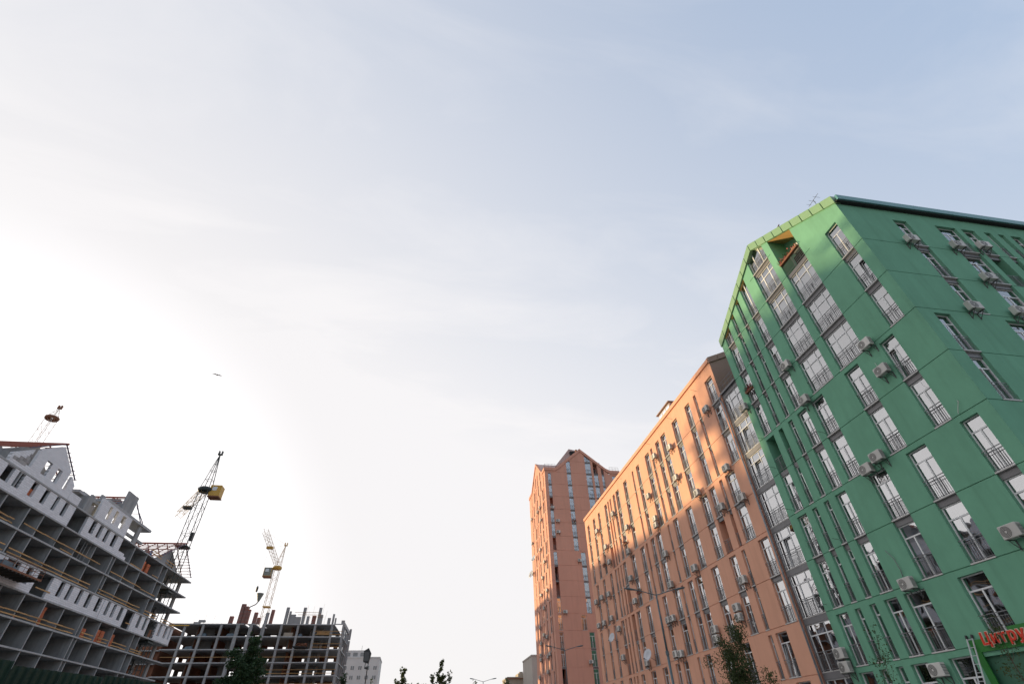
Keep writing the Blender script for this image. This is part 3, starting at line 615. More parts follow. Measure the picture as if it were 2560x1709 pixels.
# street face of the tower
pA = [(121.4, .5), (118.4, 1.0), (116.8, .5), (115.4, .5), (113.6, 1.0), (110.6, 1.0), (107.4, .6)]
pB = [(121.5, .5), (119.6, 1.0), (116.8, .5), (115.4, 1.0), (112.2, 1.0), (109.1, 1.2), (107.4, .6)]
tl = {}
for k in range(-3, 13):
    p = pA if ((k + 8) // 2) % 2 == 0 else pB
    tl[k] = [(round(y - wd, 2), y) for y, wd in p]
TLC = slope_clip(-114.5, 55.3 + ZO, 0.83)
wall_band(TL, -ty1, -ty0, 0, zt_(-3), [], TOWERM, gbot=False)
LLOG = {(k, tl[k][-1]) for k in range(-3, 13) if k % 3 != 1} | {(k, tl[k][2]) for k in range(-3, 13)}
for k in range(-3, 13):
    facade_floor(TL, k, tl[k], tl.get(k + 1, []), tl.get(k - 1, []), {(-1, 0), (1, 2), (5, 6)}, TOWERM, -ty1, -ty0, LLOG, zt_, p_simple=False)
facade_floor(TL, 13, [(110.0, 111.0), (113.2, 114.0), (115.3, 116.2), (117.5, 118.0)], [], [], set(), TOWERM, -120.6, -108.4, {(13, (113.2, 114.0))}, zt_, clip=TLC, z1=zt_(16), gtop=False)
wall_band(TL, -ty1, -120.6, zt_(13), TOPZ, [], TOWERM, gtop=False); wall_band(TL, -108.4, -ty0, zt_(13), TOPZ, [], TOWERM, gtop=False)
edge_board(TL, [(-ty1 - 0.1, TOPZ), (-120.8, TOPZ), (-114.5, 55.3 + ZO), (-108.2, TOPZ), (-ty0 + 0.1, TOPZ)], 0.7, 3, TOWERM)
def tpart(nm, mb, m_): return ob(nm, mb.mesh(nm, m_), tower, -tower.location)
tpart('roof_slope', MB().prism([(29.1, ty0, TOPZ + 0.7), (35.5, ty0, TAP + 0.7), (35.5, ty0, TAP + 0.5), (29.1, ty0, TOPZ + 0.5)], (0, 19, 0)), ROOFM)
tpart('roof_slope', MB().prism([(42.2, ty0, TOPZ + 0.7), (35.5, ty0, TAP + 0.7), (35.5, ty0, TAP + 0.5), (42.2, ty0, TOPZ + 0.5)], (0, 19, 0)), ROOFM)
tpart('roof_slope', MB().prism([(tx0, 108.5, TOPZ + 0.6), (tx0, 114.5, 55.9 + ZO), (tx0, 114.5, 55.7 + ZO), (tx0, 108.5, TOPZ + 0.4)], (10, 0, 0)), ROOFM)
tpart('roof_slope', MB().prism([(tx0, 120.5, TOPZ + 0.6), (tx0, 114.5, 55.9 + ZO), (tx0, 114.5, 55.7 + ZO), (tx0, 120.5, TOPZ + 0.4)], (10, 0, 0)), ROOFM)
# taller rear roof with standing seams
ra, rb_, rc, rd = Vector((30.6, 111.0, 54.0 + ZO)), Vector((35.4, 113.6, 60.4 + ZO)), Vector((37.9, 113.6, 60.0 + ZO)), Vector((37.5, 111.0, 54.0 + ZO))
rr = tpart('rear_roof', MB().prism([ra, rd, rc, rb_], (0, 6, -1.0)), ROOFM)
for i in range(10):
    t = i / 10; p = ra.lerp(rd, t); q = rb_.lerp(rc, t)
    ob('standing_seam', MB().bar(p + Vector((0, -0.03, 0.02)), q + Vector((0, -0.03, 0.02)), 0.05).mesh('standing_seam', ROOFM), rr)
ob('roof_hatch', MB().box(35.3, 36.9, 112.6, 113.4, 58.2 + ZO, 59.3 + ZO).mesh('roof_hatch', BACKINGS[0]), rr)
tpart('roof_deck', MB().quad((tx0 + .1, ty0 + .1, TOPZ - 0.2), (tx1, ty0 + .1, TOPZ - 0.2), (tx1, ty1, TOPZ - 0.2), (tx0 + .1, ty1, TOPZ - 0.2)), ROOFM)
tpart('rear_wall', MB().quad((tx1, ty0, 0), (tx1, ty1, 0), (tx1, ty1, TOPZ), (tx1, ty0, TOPZ)).quad((tx0, ty1, 0), (tx1, ty1, 0), (tx1, ty1, TOPZ), (tx0, ty1, TOPZ)), TOWERM)
rf = MB()
for (ax, ay), (bx, by_) in (((26.4, 105.5), (29.0, 105.5)), ((26.4, 105.5), (26.4, 108.2)), ((42.7, 105.5), (45, 105.5))):
    for z in (0.75, 1.3, 1.75): rf.bar((ax, ay, TOPZ + z), (bx, by_, TOPZ + z), 0.025)
    for i in range(4): rf.bar((ax + (bx - ax) * i / 3, ay + (by_ - ay) * i / 3, TOPZ + 0.6), (ax + (bx - ax) * i / 3, ay + (by_ - ay) * i / 3, TOPZ + 1.75), 0.03)
tpart('roof_railing', rf, RAIL)
tpart('vent_pipe', MB().bar((40.6, 106.5, TOPZ + 0.8), (40.6, 106.5, TOPZ + 3.2), 0.14, sides=8), STEELB)
tpart('ridge_cowl', MB().box(34.9, 35.3, 106.5, 107, TAP + 0.4, TAP + 1.2), BRICKW)

# ================================================================== UNFINISHED BLOCK ON THE LEFT
LROT = math.radians(87.75)
left = empty('unfinished_concrete_block', (-56.456, 2.218, 0), 'unfinished concrete block with open storeys and white block walls on the left', 'building', rz=LROT)
def zl(k): return 11.15 + ZO + 3 * k
def lp(nm, mb, m_, parent=None): return ob(nm, mb.mesh(nm, m_), parent or left)
U0, U1, LD = 44.0, 125.1, 14.0
for k in range(-4, 7):
    z = zl(k)
    u1 = U1
    s_ = lp('floor_slab', MB().box(U0, u1, 0.0, LD, z - 0.22, z).mesh and MB().box(U0, u1, 0.0, LD, z - 0.22, z), CONC)
    # chipped edge strips cast in lengths along the slab
    u = U0
    i = 0
    while u < u1 - 0.2:
        L = min(random.uniform(3.5, 8.5), u1 - u); e = random.uniform(0.02, 0.10)
        ob('slab_edge', MB().box(u + 0.01, u + L - 0.01, -e, -0.002, z - 0.20 + random.uniform(-.02, .02), z - 0.003).mesh('slab_edge', SLABM), s_); u += L
FINS = [46.5, 51.0, 55.6, 60.0, 64.6, 67.4, 72.0, 75.0, 79.6, 84.3, 88.7, 94.0, 94.9, 99.15, 103.8, 110.8, 113.0]
for k in range(-4, 6):
    for u in FINS:
        if k in (2, 5) and u in (94.9,): continue
        dp_ = 7.0 if u not in (75.0, 88.7) else 4.0
        lp('cross_wall', cached(('cw', dp_), lambda: MB().box(-0.1, 0.1, 0.05, dp_, 0, 2.779)) if False else MB().box(u - 0.10, u + 0.10, 0.06, dp_, zl(k) + 0.001, zl(k + 1) - 0.221), CONC)
    lp('spine_wall', MB().box(U0, 112.0, 7.0, 7.22, zl(k) + 0.001, zl(k + 1) - 0.221), CONCD)
    for u, w_ in ((120.6, 3.0), (124.2, 2.0), (120.6, 11), (124.2, 11)):
        lp('column', MB().box(u - 0.45, u + 0.45, w_ - 0.2, w_ + 0.2, zl(k) + 0.001, zl(k + 1) - 0.221), CONC)
    if k not in (2, 3, 4): lp('end_panel', MB().box(115.2, 118.6, 5.0, 5.2, zl(k) + 0.001, zl(k + 1) - 0.221), CONCD)
# white aerated-block walls with openings
BLOCKM = mat('white_block_wall', (0.50, 0.50, 0.53), 0.95, noise=0.16, nscale=1.6)
t = BLOCKM.node_tree; bs = t.nodes['Principled BSDF']; br = t.nodes.new('ShaderNodeTexBrick')
br.inputs['Scale'].default_value = 1.0; br.inputs['Brick Width'].default_value = 0.6; br.inputs['Row Height'].default_value = 0.25; br.inputs['Mortar Size'].default_value = 0.012; br.inputs['Bias'].default_value = -0.2
br.inputs['Color1'].default_value = (0.70, 0.70, 0.73, 1); br.inputs['Color2'].default_value = (0.60, 0.60, 0.63, 1); br.inputs['Mortar'].default_value = (0.40, 0.40, 0.41, 1)
tcn = t.nodes.new('ShaderNodeTexCoord'); mpn = t.nodes.new('ShaderNodeMapping'); mpn.inputs['Rotation'].default_value = (math.radians(90), 0, 0)
t.links.new(tcn.outputs['Object'], mpn.inputs[0]); t.links.new(mpn.outputs[0], br.inputs['Vector']); t.links.new(br.outputs['Color'], bs.inputs['Base Color'])
class LF:
    root = left; rz = 0
    def w(s, x, y, z): return Vector((x, y, z))
    def add(s, name, me, x=0, y=0, z=0, parent=None): return ob(name, me, parent or left, (x, y, z))
L = LF()
def block_wall(u0, u1, z0, z1, ops, clip=None, d=0.02):
    b = MB(); cur = u0; T = 0.38
    def blk(a, c, p, q):
        if c - a > 0.01 and q - p > 0.01: b.box(a, c, d, d + T, p, q)
    for a, c, p, q in sorted(ops):
        blk(cur, a, z0, z1); blk(a, c, z0, p); blk(a, c, q, z1); cur = c
    blk(cur, u1, z0, z1)
    return L.add('block_wall', b.mesh('block_wall', BLOCKM, clip=clip))
z2, z5, z6 = zl(2) + 0.004, zl(5) + 0.004, zl(6) + 0.004
q2 = lambda a, c: (a, c, zl(2) + 0.78, zl(2) + 2.78 - 0.05)
block_wall(60.0, 79.9, z2, zl(3) - 0.225, [q2(62, 63.3), q2(65.5, 66.8), q2(69.8, 71), (73.35, 76.0, zl(2) + 0.75, zl(2) + 2.72), q2(77.5, 78.6)])
block_wall(83.2, 97.2, z2, zl(3) - 0.225, [q2(85.1, 86.2), q2(87.3, 88.3), q2(90.0, 91.0), q2(92.45, 93.65), q2(95.4, 96.6)])
block_wall(97.26, 104.9, z2, zl(3) - 0.225, [q2(98.35, 99.3), q2(100.4, 101.3), q2(102.65, 103.75)], d=-0.03)
block_wall(107.9, 114.0, z2, zl(3) - 0.225, [q2(109.8, 110.85), q2(112.2, 113.15)])
block_wall(117.6, 124.98, z2, zl(3) - 0.225, [q2(118.8, 119.8), q2(121.4, 122.5), q2(123.5, 124.1)])
q5 = lambda a, c: (a, c, zl(5) + 0.80, zl(5) + 2.72)
block_wall(56.0, 79.9, z5, zl(6) - 0.225, [q5(58, 59.3), q5(61.2, 62.5), q5(64.65, 66.1), q5(66.88, 68.1), q5(70.0, 71.0), q5(72.6, 73.55), q5(75.2, 75.95), q5(77.35, 78.25)])
block_wall(83.5, 94.5, z5, zl(6) - 0.225, [q5(85.0, 86.1), q5(87.1, 88.1), q5(89.2, 90.2), q5(91.55, 92.8)])
# gable walls above the top slab
GA = slope_clip(71.4, 34.75 + ZO, 0.62)
block_wall(64.2, 77.15, z6, zl(8) + 1, [(67.05, 67.95, zl(6) + 0.75, zl(6) + 3.4), (69.95, 71.1, zl(6) + 0.85, zl(6) + 2.75), (72.45, 73.55, zl(6) + 0.85, zl(6) + 2.7), (75.05, 75.75, zl(6) + 0.8, zl(6) + 3.2)], clip=GA)
block_wall(77.2, 79.9, z6, zl(6) + 1.2, [])
block_wall(84.8, 94.4, z6, zl(7) + 0.2, [(87.2, 87.95, zl(6) + 0.75, zl(6) + 2.8), (89.15, 89.95, zl(6) + 0.75, zl(6) + 2.8), (91.45, 92.6, zl(6) + 0.75, zl(6) + 2.8)])
GREYB = mat('grey_stone_block', (0.40, 0.385, 0.38), 0.95, noise=0.2, nscale=2, rnd=0.35)
for r in range(5):   # large unplastered blocks in the gable
    for c_ in range(4):
        u = 64.6 + c_ * 0.62 + (0.3 if r % 2 else 0); z = zl(6) + 0.5 + r * 0.42
        if z < 34.6 + ZO - 0.62 * (71.4 - u) - 0.7: L.add('block', cached('blk', lambda: MB().box(0, 0.59, 0, 0.1, 0, 0.39).mesh('block', GREYB)), u, -0.015, z)
lp('concrete_panel', MB().box(69.8, 72.1, 0.5, 0.7, zl(7) + 0.05, zl(7) + 1.5), CONC)
for u0_, u1_, z1_ in ((69.0, 69.9, 33.3), (73.6, 74.4, 33.0)): lp('gable_pier', MB().box(u0_, u1_, 0.4, 0.65, zl(6) + 0.01, z1_ + ZO), CONC)
# red steel roof frames: ridge runs into the building
def steel_gable(uc, zap, half, g, d0, d1, name, n=6, purl=7):
    ridge = MB().box(uc - 0.12, uc + 0.12, d0 - 0.3, d1, zap - 0.1, zap + 0.15)
    lp('ridge_beam', ridge, RED)
    for i in range(n):
        d = d0 + (d1 - d0) * i / (n - 1)
        for s in (-1, 1):
            lp('rafter', MB().bar((uc, d, zap), (uc + s * half, d, zap - g * half), 0.09), VIOL if i == 0 else RED)
    for j in range(1, purl + 1):
        x = half * j / purl
        for s in (-1, 1): lp('purlin', MB().bar((uc + s * x, d0 - 0.2, zap - g * x + 0.1), (uc + s * x, d1, zap - g * x + 0.1), 0.055), RED)
steel_gable(71.4, 35.13 + ZO, 5.3, 0.61, 0.1, LD, 'a', 7, 8)
steel_gable(94.05, 36.1 + ZO, 4.6, 0.62, 1.0, LD, 'b', 5, 3)
steel_gable(116.7, 34.95 + ZO, 8.0, 0.62, 0.3, LD, 'c', 8, 11)
# middle gable: slabs and piers cast so far
lp('roof_slab', MB().box(86.0, 101.6, 0.0, 3.0, zl(7) + 0.15, zl(7) + 0.55), SLABM)
lp('roof_slab', MB().box(80.2, 86.0, 1.2, 9.0, zl(7) - 0.6, zl(7) - 0.2), SLABM)
lp('cast_pier', MB().box(90.7, 94.2, 0.5, 0.75, zl(7) + 0.56, zl(8) + 0.9), CONC)
for u0_, u1_, zz in ((82.6, 84.2, 32.6), (84.9, 85.8, 33.0), (87.2, 88.2, 33.9)): lp('cast_pier', MB().box(u0_, u1_, 2.2, 2.5, zl(6) + 0.01, zz + ZO), CONC)
lp('cast_pier', MB().box(81.6, 83.0, 0.3, 3.2, zl(6) + 0.01, zl(7) - 0.61), CONC)
lp('cross_beam', MB().box(94.5, 101.5, 0.6, 1.0, zl(6) + 0.9, zl(6) + 1.3), CONC)
lp('column', MB().box(97.7, 98.7, 0.2, 0.6, zl(6) + 0.005, zl(7) + 0.14), CONC)
lp('steel_strut', MB().bar((94.5, 0.4, 34.6 + ZO), (98.5, 0.4, 33.0 + ZO), 0.07).bar((98.5, 0.4, 33.0 + ZO), (98.0, 0.4, zl(7) + 0.5), 0.07), VIOL)
for d in (2.6, 7.5, 12.5):    # concrete gable walls: one seen, the rest added behind to block low sun
    lp('gable_wall', MB().prism([(109.2, d, zl(6) + 0.005), (124.3, d, zl(6) + 0.005), (124.0, d, zl(6) + 0.6), (116.7, d, 33.7 + ZO), (109.4, d, 33.7 + ZO - 0.62 * 7.3)], (0, 0.25, 0)), CONC)
for d in (3.5, 8.5, 13.0):
    lp('gable_wall', MB().prism([(86.2, d, zl(7) + 0.56), (101.4, d, zl(7) + 0.56), (94.05, d, 35.9 + ZO)], (0, 0.25, 0)), CONC)
    lp('gable_wall', MB().prism([(64.5, d, zl(6) + 0.005), (77.0, d, zl(6) + 0.005), (77.0, d, 31.3 + ZO), (71.4, d, 34.7 + ZO), (64.5, d, 30.7 + ZO)], (0, 0.25, 0)), CONC)
lat = MB()
for j in range(13):
    t_ = j / 12; u = 116.9 + 7.0 * t_; zc = 34.6 + ZO - 4.4 * t_
    lat.bar((u - 1.6 * (0.3 + t_), 0.15, zc), (u, 0.15, zc), 0.03)
lp('roof_lattice', lat, RED)
# timber guard rails along the open storeys, props and rods
def rails(k, u0, u1, hs_=(0.15, 0.62), sag=0.0):
    for h in hs_:
        u = u0
        while u < u1 - 0.3:
            Ln = min(random.uniform(3.0, 4.6), u1 - u); a = random.uniform(-0.05, 0.05)
            L.add('guard_rail', MB().prism([(0, 0, 0), (Ln, 0, a), (Ln, 0, a + 0.14), (0, 0, 0.14)], (0, 0.045, 0)).mesh('guard_rail', TIMBER), u, -0.05, zl(k) + h); u += Ln + 0.02
rails(4, 66, 70.5); rails(4, 72.3, 91.5, (0.75,)); rails(4, 81, 84, (0.12,)); rails(4, 95, 106, (0.55,)); rails(4, 106, 112, (0.35,))
rails(3, 60, 71.5, (0.12, 0.7)); rails(3, 72.3, 91.5); rails(3, 94.2, 108.5); rails(3, 110.6, 116)
rails(1, 70, 93); rails(1, 95, 98.5); rails(1, 100, 103.3); rails(1, 104.3, 109.5); rails(1, 111, 115.5, (0.15, 0.5))
rails(2, 80.5, 84.0, (0.8,)); rails(2, 106, 107.6, (0.8,)); rails(5, 99.5, 103.5, (0.05,)); rails(5, 108, 110.5, (0.25,)); rails(6, 104.5, 109, (0.4, 0.9)); rails(6, 111, 115, (0.3, 0.8)); rails(3, 118, 124.6, (0.1, 0.55))
for u in (86.2, 86.9, 87.9): lp('steel_prop', MB().bar((u, 0.5, zl(4)), (u + 0.1, 0.5, zl(5) - 0.225), 0.04), SLABM)
for u, k in ((105.0, 3), (111.5, 5), (112.0, 5), (112.4, 5)): lp('steel_prop', MB().bar((u, 0.8, zl(k)), (u + 0.05, 0.8, zl(k) + 2.4), 0.05), STEELB)
lp('broken_wall', MB().box(94.6, 96.8, 0.1, 0.45, zl(5) + 0.005, zl(5) + 0.9).box(96.8, 97.6, 0.1, 0.45, zl(5) + 0.005, zl(5) + 0.55), BLOCKM)

# packs of orange brick standing in the bays
def brick_pack(u, d, k, nx, nz, label, zoff=0.0, wd=0.55):
    p = left.matrix_basis
    wp = Matrix.Rotation(LROT, 4, 'Z') @ Vector((u, d, 0)); wp = wp + left.location; wp.z = zl(k) + 0.003 + zoff
    r = empty('brick_pack', wp, label, 'brick pack', 'brick packs on the unfinished storeys', LROT)
    for i in range(nx):
        for j in range(nz):
            ob('brick_bundle', cached(('bb', wd), lambda: MB().box(0.01, wd - 0.01, 0, 0.8, 0.01, 0.44).mesh('brick_bundle', BRICKO)), r, (i * wd, random.uniform(-.03, .03), 0.06 + j * 0.45))
    ob('pallet', MB().box(0, nx * wd, 0.05, 0.75, 0, 0.055).mesh('pallet', TIMBER), r)
brick_pack(84.6, 0.5, 1, 2, 5, 'tall pale orange brick pack beside a cross wall, low storey')
brick_pack(79.9, 0.8, 1, 2, 1, 'low dark brick pack behind the guard rail, leftmost on its storey')
brick_pack(95.4, 0.6, 1, 3, 3, 'red-orange brick pack just right of the double cross wall')
brick_pack(99.8, 0.5, 1, 2, 4, 'banded orange brick pack, left one of the wide pair'); brick_pack(101.1, 0.5, 1, 2, 4, 'banded orange brick pack, right one of the wide pair')
brick_pack(104.4, 0.5, 1, 2, 4, 'narrow bright orange brick pack, rightmost on the low storey')
brick_pack(103.9, 0.4, 5, 2, 4, 'orange brick pack, left of two under the red roof frame'); brick_pack(106.2, 0.6, 5, 2, 4, 'orange brick pack, right of two under the red roof frame')
brick_pack(70.0, 0.42, 5, 2, 4, 'orange brick pack filling a window of the white gable wall', 0.0, 0.5)
# cantilever loading platform
wp = Matrix.Rotation(LROT, 4, 'Z') @ Vector((72.8, -1.4, 0)) + left.location; wp.z = zl(2) + 1.0
lpf = empty('loading_platform', wp, 'rusty loading platform with railing jutting from the white wall, far left', 'platform', rz=LROT)
ob('deck', MB().box(-3.5, 4.5, -1.2, 1.7, -0.22, 0.0).mesh('deck', BRICKW), lpf)
for i in range(11): ob('deck_rib', MB().box(-3.5 + i * 0.74, -3.2 + i * 0.74, -1.21, 1.7, -0.36, -0.221).mesh('deck_rib', BACKINGS[1]), lpf)
pr = MB()
for z in (0.55, 1.1): pr.bar((-3.5, -1.15, z), (4.4, -1.15, z), 0.035).bar((4.4, -1.15, z), (4.4, 1.4, z), 0.035)
for x in (-3.4, -1.4, 0.6, 2.6, 4.4): pr.bar((x, -1.15, 0), (x, -1.15, 1.1), 0.035)
ob('railing', pr.mesh('railing', BRICKW), lpf)
ob('sacks', MB().box(-2.6, -0.9, -0.6, 0.9, 0.003, 0.7).box(-0.6, 0.4, -0.3, 0.8, 0.003, 0.5).mesh('sacks', TARP), lpf)
# a worker in blue on the roof deck
def person(loc, rz, label):
    me = bpy.data.meshes.new('person'); J = {'pel': (0, 0, 0.95), 'sp': (0, -0.02, 1.2), 'ch': (0, -0.05, 1.4), 'nk': (0, -0.06, 1.52), 'hd': (0, -0.09, 1.66),
        'hl': (-0.1, 0, 0.9), 'kl': (-0.12, -0.08, 0.5), 'al': (-0.12, 0.02, 0.09), 'tl': (-0.12, -0.14, 0.05), 'hr': (0.1, 0, 0.9), 'kr': (0.14, -0.02, 0.5), 'ar': (0.14, 0.08, 0.09), 'tr': (0.14, -0.08, 0.05),
        'shl': (-0.19, -0.04, 1.42), 'ell': (-0.27, -0.06, 1.15), 'wrl': (-0.2, -0.26, 1.02), 'shr': (0.19, -0.04, 1.42), 'elr': (0.26, -0.08, 1.16), 'wrr': (0.17, -0.28, 1.05)}
    R_ = {'pel': .15, 'sp': .13, 'ch': .15, 'nk': .06, 'hd': .1, 'hl': .1, 'kl': .065, 'al': .05, 'tl': .045, 'hr': .1, 'kr': .065, 'ar': .05, 'tr': .045, 'shl': .07, 'ell': .05, 'wrl': .04, 'shr': .07, 'elr': .05, 'wrr': .04}
    ks = list(J); E_ = [('pel', 'sp'), ('sp', 'ch'), ('ch', 'nk'), ('nk', 'hd'), ('pel', 'hl'), ('hl', 'kl'), ('kl', 'al'), ('al', 'tl'), ('pel', 'hr'), ('hr', 'kr'), ('kr', 'ar'), ('ar', 'tr'), ('ch', 'shl'), ('shl', 'ell'), ('ell', 'wrl'), ('ch', 'shr'), ('shr', 'elr'), ('elr', 'wrr')]
    me.from_pydata([J[k] for k in ks], [(ks.index(a), ks.index(b)) for a, b in E_], [])
    o = ob('person', me, None, loc, rz); tag(o, label, 'person'); me.materials.append(BLUEC)
    sk = o.modifiers.new('skin', 'SKIN')
    for i, k in enumerate(ks):
        sv = me.skin_vertices[0].data[i]; sv.radius = (R_[k], R_[k]); sv.use_root = (k == 'pel')
    o.modifiers.new('sub', 'SUBSURF').levels = 1
    ob('head', MB().lathe([(0.0, -0.12), (0.07, -0.1), (0.1, 0.0), (0.09, 0.07), (0.0, 0.13)], 10, (0, -0.1, 1.67)).mesh('head', SKIN, True), o)
    ob('helmet', MB().lathe([(0.125, 0.03), (0.115, 0.1), (0.06, 0.15), (0, 0.16)], 10, (0, -0.1, 1.67)).mesh('helmet', CRYEL, True), o)
wp = Matrix.Rotation(LROT, 4, 'Z') @ Vector((107.6, 1.6, 0)) + left.location; wp.z = zl(6) + 0.01
person(wp, 0.6, 'worker in blue clothing standing under the red roof frame')

# ================================================================== UNFINISHED FRAME IN THE DISTANCE
MY0, MY1 = 163.0, 178.0
mid = empty('unfinished_frame_block', (-45, 170, 0), 'low unfinished concrete frame with slabs and columns across the far end', 'building')
def mp_(nm, mb, m_, parent=None): return ob(nm, mb.mesh(nm, m_), parent or mid, (0, 0, 0) if parent else -mid.location)
def zm(j): return 27.1 + ZO - 3 * j       # top of slab j, counted from the top
MC_ = [-63.56, -58.97, -54.33, -50.0, -46.6, -43.22, -38.5, -34.0, -29.4, -24.8, -21.7]
MX0, MX1 = -67.9, -21.45
for j in range(0, 9):
    if j == 0:
        for a, c in ((MX0, -48.6), (-47.6, -45.6), (-43.6, -24.2)): mp_('floor_slab', MB().box(a, c, MY0, MY1, zm(j) - 0.22, zm(j)), SLABM)
        mp_('floor_slab', MB().box(-48.6, -24.2, MY0 + 6, MY1, zm(j) - 0.219, zm(j) - 0.001), SLABM)
        mp_('edge_beam', MB().box(-24.2, MX1, MY0, MY0 + 0.35, zm(j) - 0.1, zm(j) + 0.12), SLABM); mp_('edge_beam', MB().box(MX1 - 0.5, MX1, MY0 + 0.36, MY1, zm(j) - 0.3, zm(j) + 0.55), SLABM)
    else: mp_('floor_slab', MB().box(MX0, MX1, MY0, MY1, zm(j) - 0.24, zm(j)), SLABM)
    for i, x in enumerate(MC_):
        wd = 0.28 if i < 3 or i > 5 else 0.42
        mp_('column', MB().box(x - wd, x + wd, MY0 + 0.05, MY0 + 0.65, zm(j + 1) + 0.001, zm(j) - 0.245), CONC)
        if i % 2 == 0: mp_('column', MB().box(x + 1.2, x + 1.8, MY0 + 6.0, MY0 + 6.5, zm(j + 1) + 0.001, zm(j) - 0.245), CONC)
    for y in (166.5, 170.5, 174.5, 177.6): mp_('column', MB().box(MX1 - 0.42, MX1 - 0.04, y - 0.2, y + 0.2, zm(j + 1) + 0.001, zm(j) - 0.325), CONC)
    # rear brick wall with openings
    b = MB(); cur = MX0; rng = random.Random(j // 2 + 3); y = MY1 - 0.4; ops = []
    x = MX0 + 1.2
    while x < MX1 - 2:
        o_ = rng.uniform(0.7, 2.0); ops.append((x, min(x + o_, MX1 - 0.5))); x += o_ + rng.uniform(1.0, 4.2)
    za, zb = zm(j + 1) + 0.002, zm(j) - 0.245
    for a, c in ops:
        b.box(cur, a, y, y + 0.3, za, zb); b.box(a, c, y, y + 0.3, za, za + 0.5); b.box(a, c, y, y + 0.3, zb - 0.35, zb); cur = c
    b.box(cur, MX1 - 0.5, y, y + 0.3, za, zb)
    mp_('rear_wall', b, BRICKW if j % 3 else CONCD)
    for a, c in ((-60.5, -57.2), (-53.5, -51.0), (-40.5, -37.0), (-31.5, -28.5)):
        if rng.random() < 0.75: mp_('partition', MB().box(a, c, MY0 + 5.5, MY0 + 5.7, za, zb), CONCD)
    for x in (-61, -55.5, -36.2): mp_('partition', MB().box(x, x + 0.2, MY0 + 3, MY1 - 0.45, za, zb), BRICKW)
    for a, c in (((-67, -44), (-43, -22)) if j == 3 else ((-29.2, -21.7),) if j in (1, 2) else ((-43, -21.7),) if j in (4, 5) else ()):
        for h in ((0.4, 1.2) if j in (2, 4, 1) else (1.1,)):
            mp_('guard_rail', MB().box(a, c, MY0 - 0.06, MY0 - 0.02, zm(j) - 3 + h + 3 - 0.0, zm(j) + h + 0.10) if False else MB().box(a, c, MY0 - 0.06, MY0 - 0.02, zm(j) + h, zm(j) + h + 0.11), TIMBER)
# set-back wing: brown wall partly seen, prolonged unseen to shade the orange block
mp_('shading_wing_wall', MB().box(-112, MX0 - 0.8, MY0 + 3.0, MY1, 0, 27.0 + ZO), BRICKW)
for i in range(6): mp_('wing_column', MB().box(-70.5 - i * 5, -69.9 - i * 5, MY0 + 2.2, MY0 + 2.8, 0, 26.9 + ZO), CONC)
for j in range(1, 8): mp_('wing_slab', MB().box(-112, MX0 - 0.8, MY0 + 1.9, MY0 + 2.98, zm(j) - 0.22, zm(j)), SLABM)
# stubs, shuttering and rods on top
for x, wd, h, m_ in ((-52.5, 0.5, 1.9, BRICKW), (-50.2, 0.55, 5.0, BRICKW), (-49.3, 0.5, 4.4, BRICKW), (-48.4, 0.45, 3.6, BRICKW), (-46.3, 0.45, 2.9, BRICKW), (-45.2, 0.4, 1.6, BRICKW), (-43.1, 0.4, 2.8, CONC), (-41.9, 0.4, 3.6, BRICKW),
                   (-37.9, 0.4, 4.2, CONC), (-37.0, 0.25, 3.2, CONC), (-36.1, 0.7, 2.4, CONC), (-34.6, 0.8, 1.8, CONC), (-33.2, 0.38, 4.2, CONC), (-31.9, 0.35, 2.0, CONC), (-30.3, 0.5, 2.2, BRICKW), (-28.9, 0.38, 4.2, CONC), (-28.2, 0.3, 2.4, CONC), (-26.0, 0.4, 1.6, CONC), (-24.9, 0.25, 2.6, CONC), (-24.2, 0.18, 1.6, CONC), (-22.0, 0.45, 1.0, CONC)):
    if m_ is BRICKW:
        s_ = mp_('shutter_form', MB().box(x - wd, x + wd, MY0 + 0.4, MY0 + 1.2, zm(0) + 0.003, zm(0) + h), RED)
        for i in range(int(h / 0.33)): ob('form_rib', MB().box(x - wd - 0.02, x + wd + 0.02, MY0 + 0.34, MY0 + 0.396, zm(0) + 0.1 + i * 0.33, zm(0) + 0.22 + i * 0.33).mesh('form_rib', CONCD), s_)
    else: mp_('cast_stub', MB().box(x - wd, x + wd, MY0 + 0.1, MY0 + 0.7, zm(0) + 0.003, zm(0) + h), CONC)
for a, c, h in ((-35.8, -29.0, 2.9), (-34.8, -28.4, 2.3), (-30.5, -27.6, 1.8)): mp_('top_rail', MB().bar((a, MY0 - 0.05, zm(0) + h), (c, MY0 - 0.05, zm(0) + h), 0.06), TIMBER)
random.seed(21)
for i in range(26):
    x = random.choice((-66, -62, -59.5, -56, -32.7, -31.6, -28.3)) + random.uniform(-1.2, 1.2); h = random.uniform(2.0, 5.5)
    mp_('reinforcing_rod', MB().bar((x, MY0 + 1, zm(0)), (x + 0.15, MY0 + 1, zm(0) + h), 0.022, sides=3), CRPALE)
mp_('block_stack', MB().box(-61.9, -60.4, MY0 + 0.5, MY0 + 1.5, zm(0) + 0.003, zm(0) + 0.45), CONC); mp_('block_stack', MB().box(-60.8, -59.2, MY0 + 0.5, MY0 + 1.5, zm(0) + 0.453, zm(0) + 0.95), CONC)
mp_('timber_bundle', MB().box(-28.7, -25.3, MY0 + 0.6, MY0 + 1.8, zm(1) + 0.5, zm(1) + 1.2), TIMBER)
mp_('timber_bundle', MB().box(-37.6, -35.2, MY0 + 0.8, MY0 + 2, zm(1) + 0.003, zm(1) + 1.0), CREAMW)
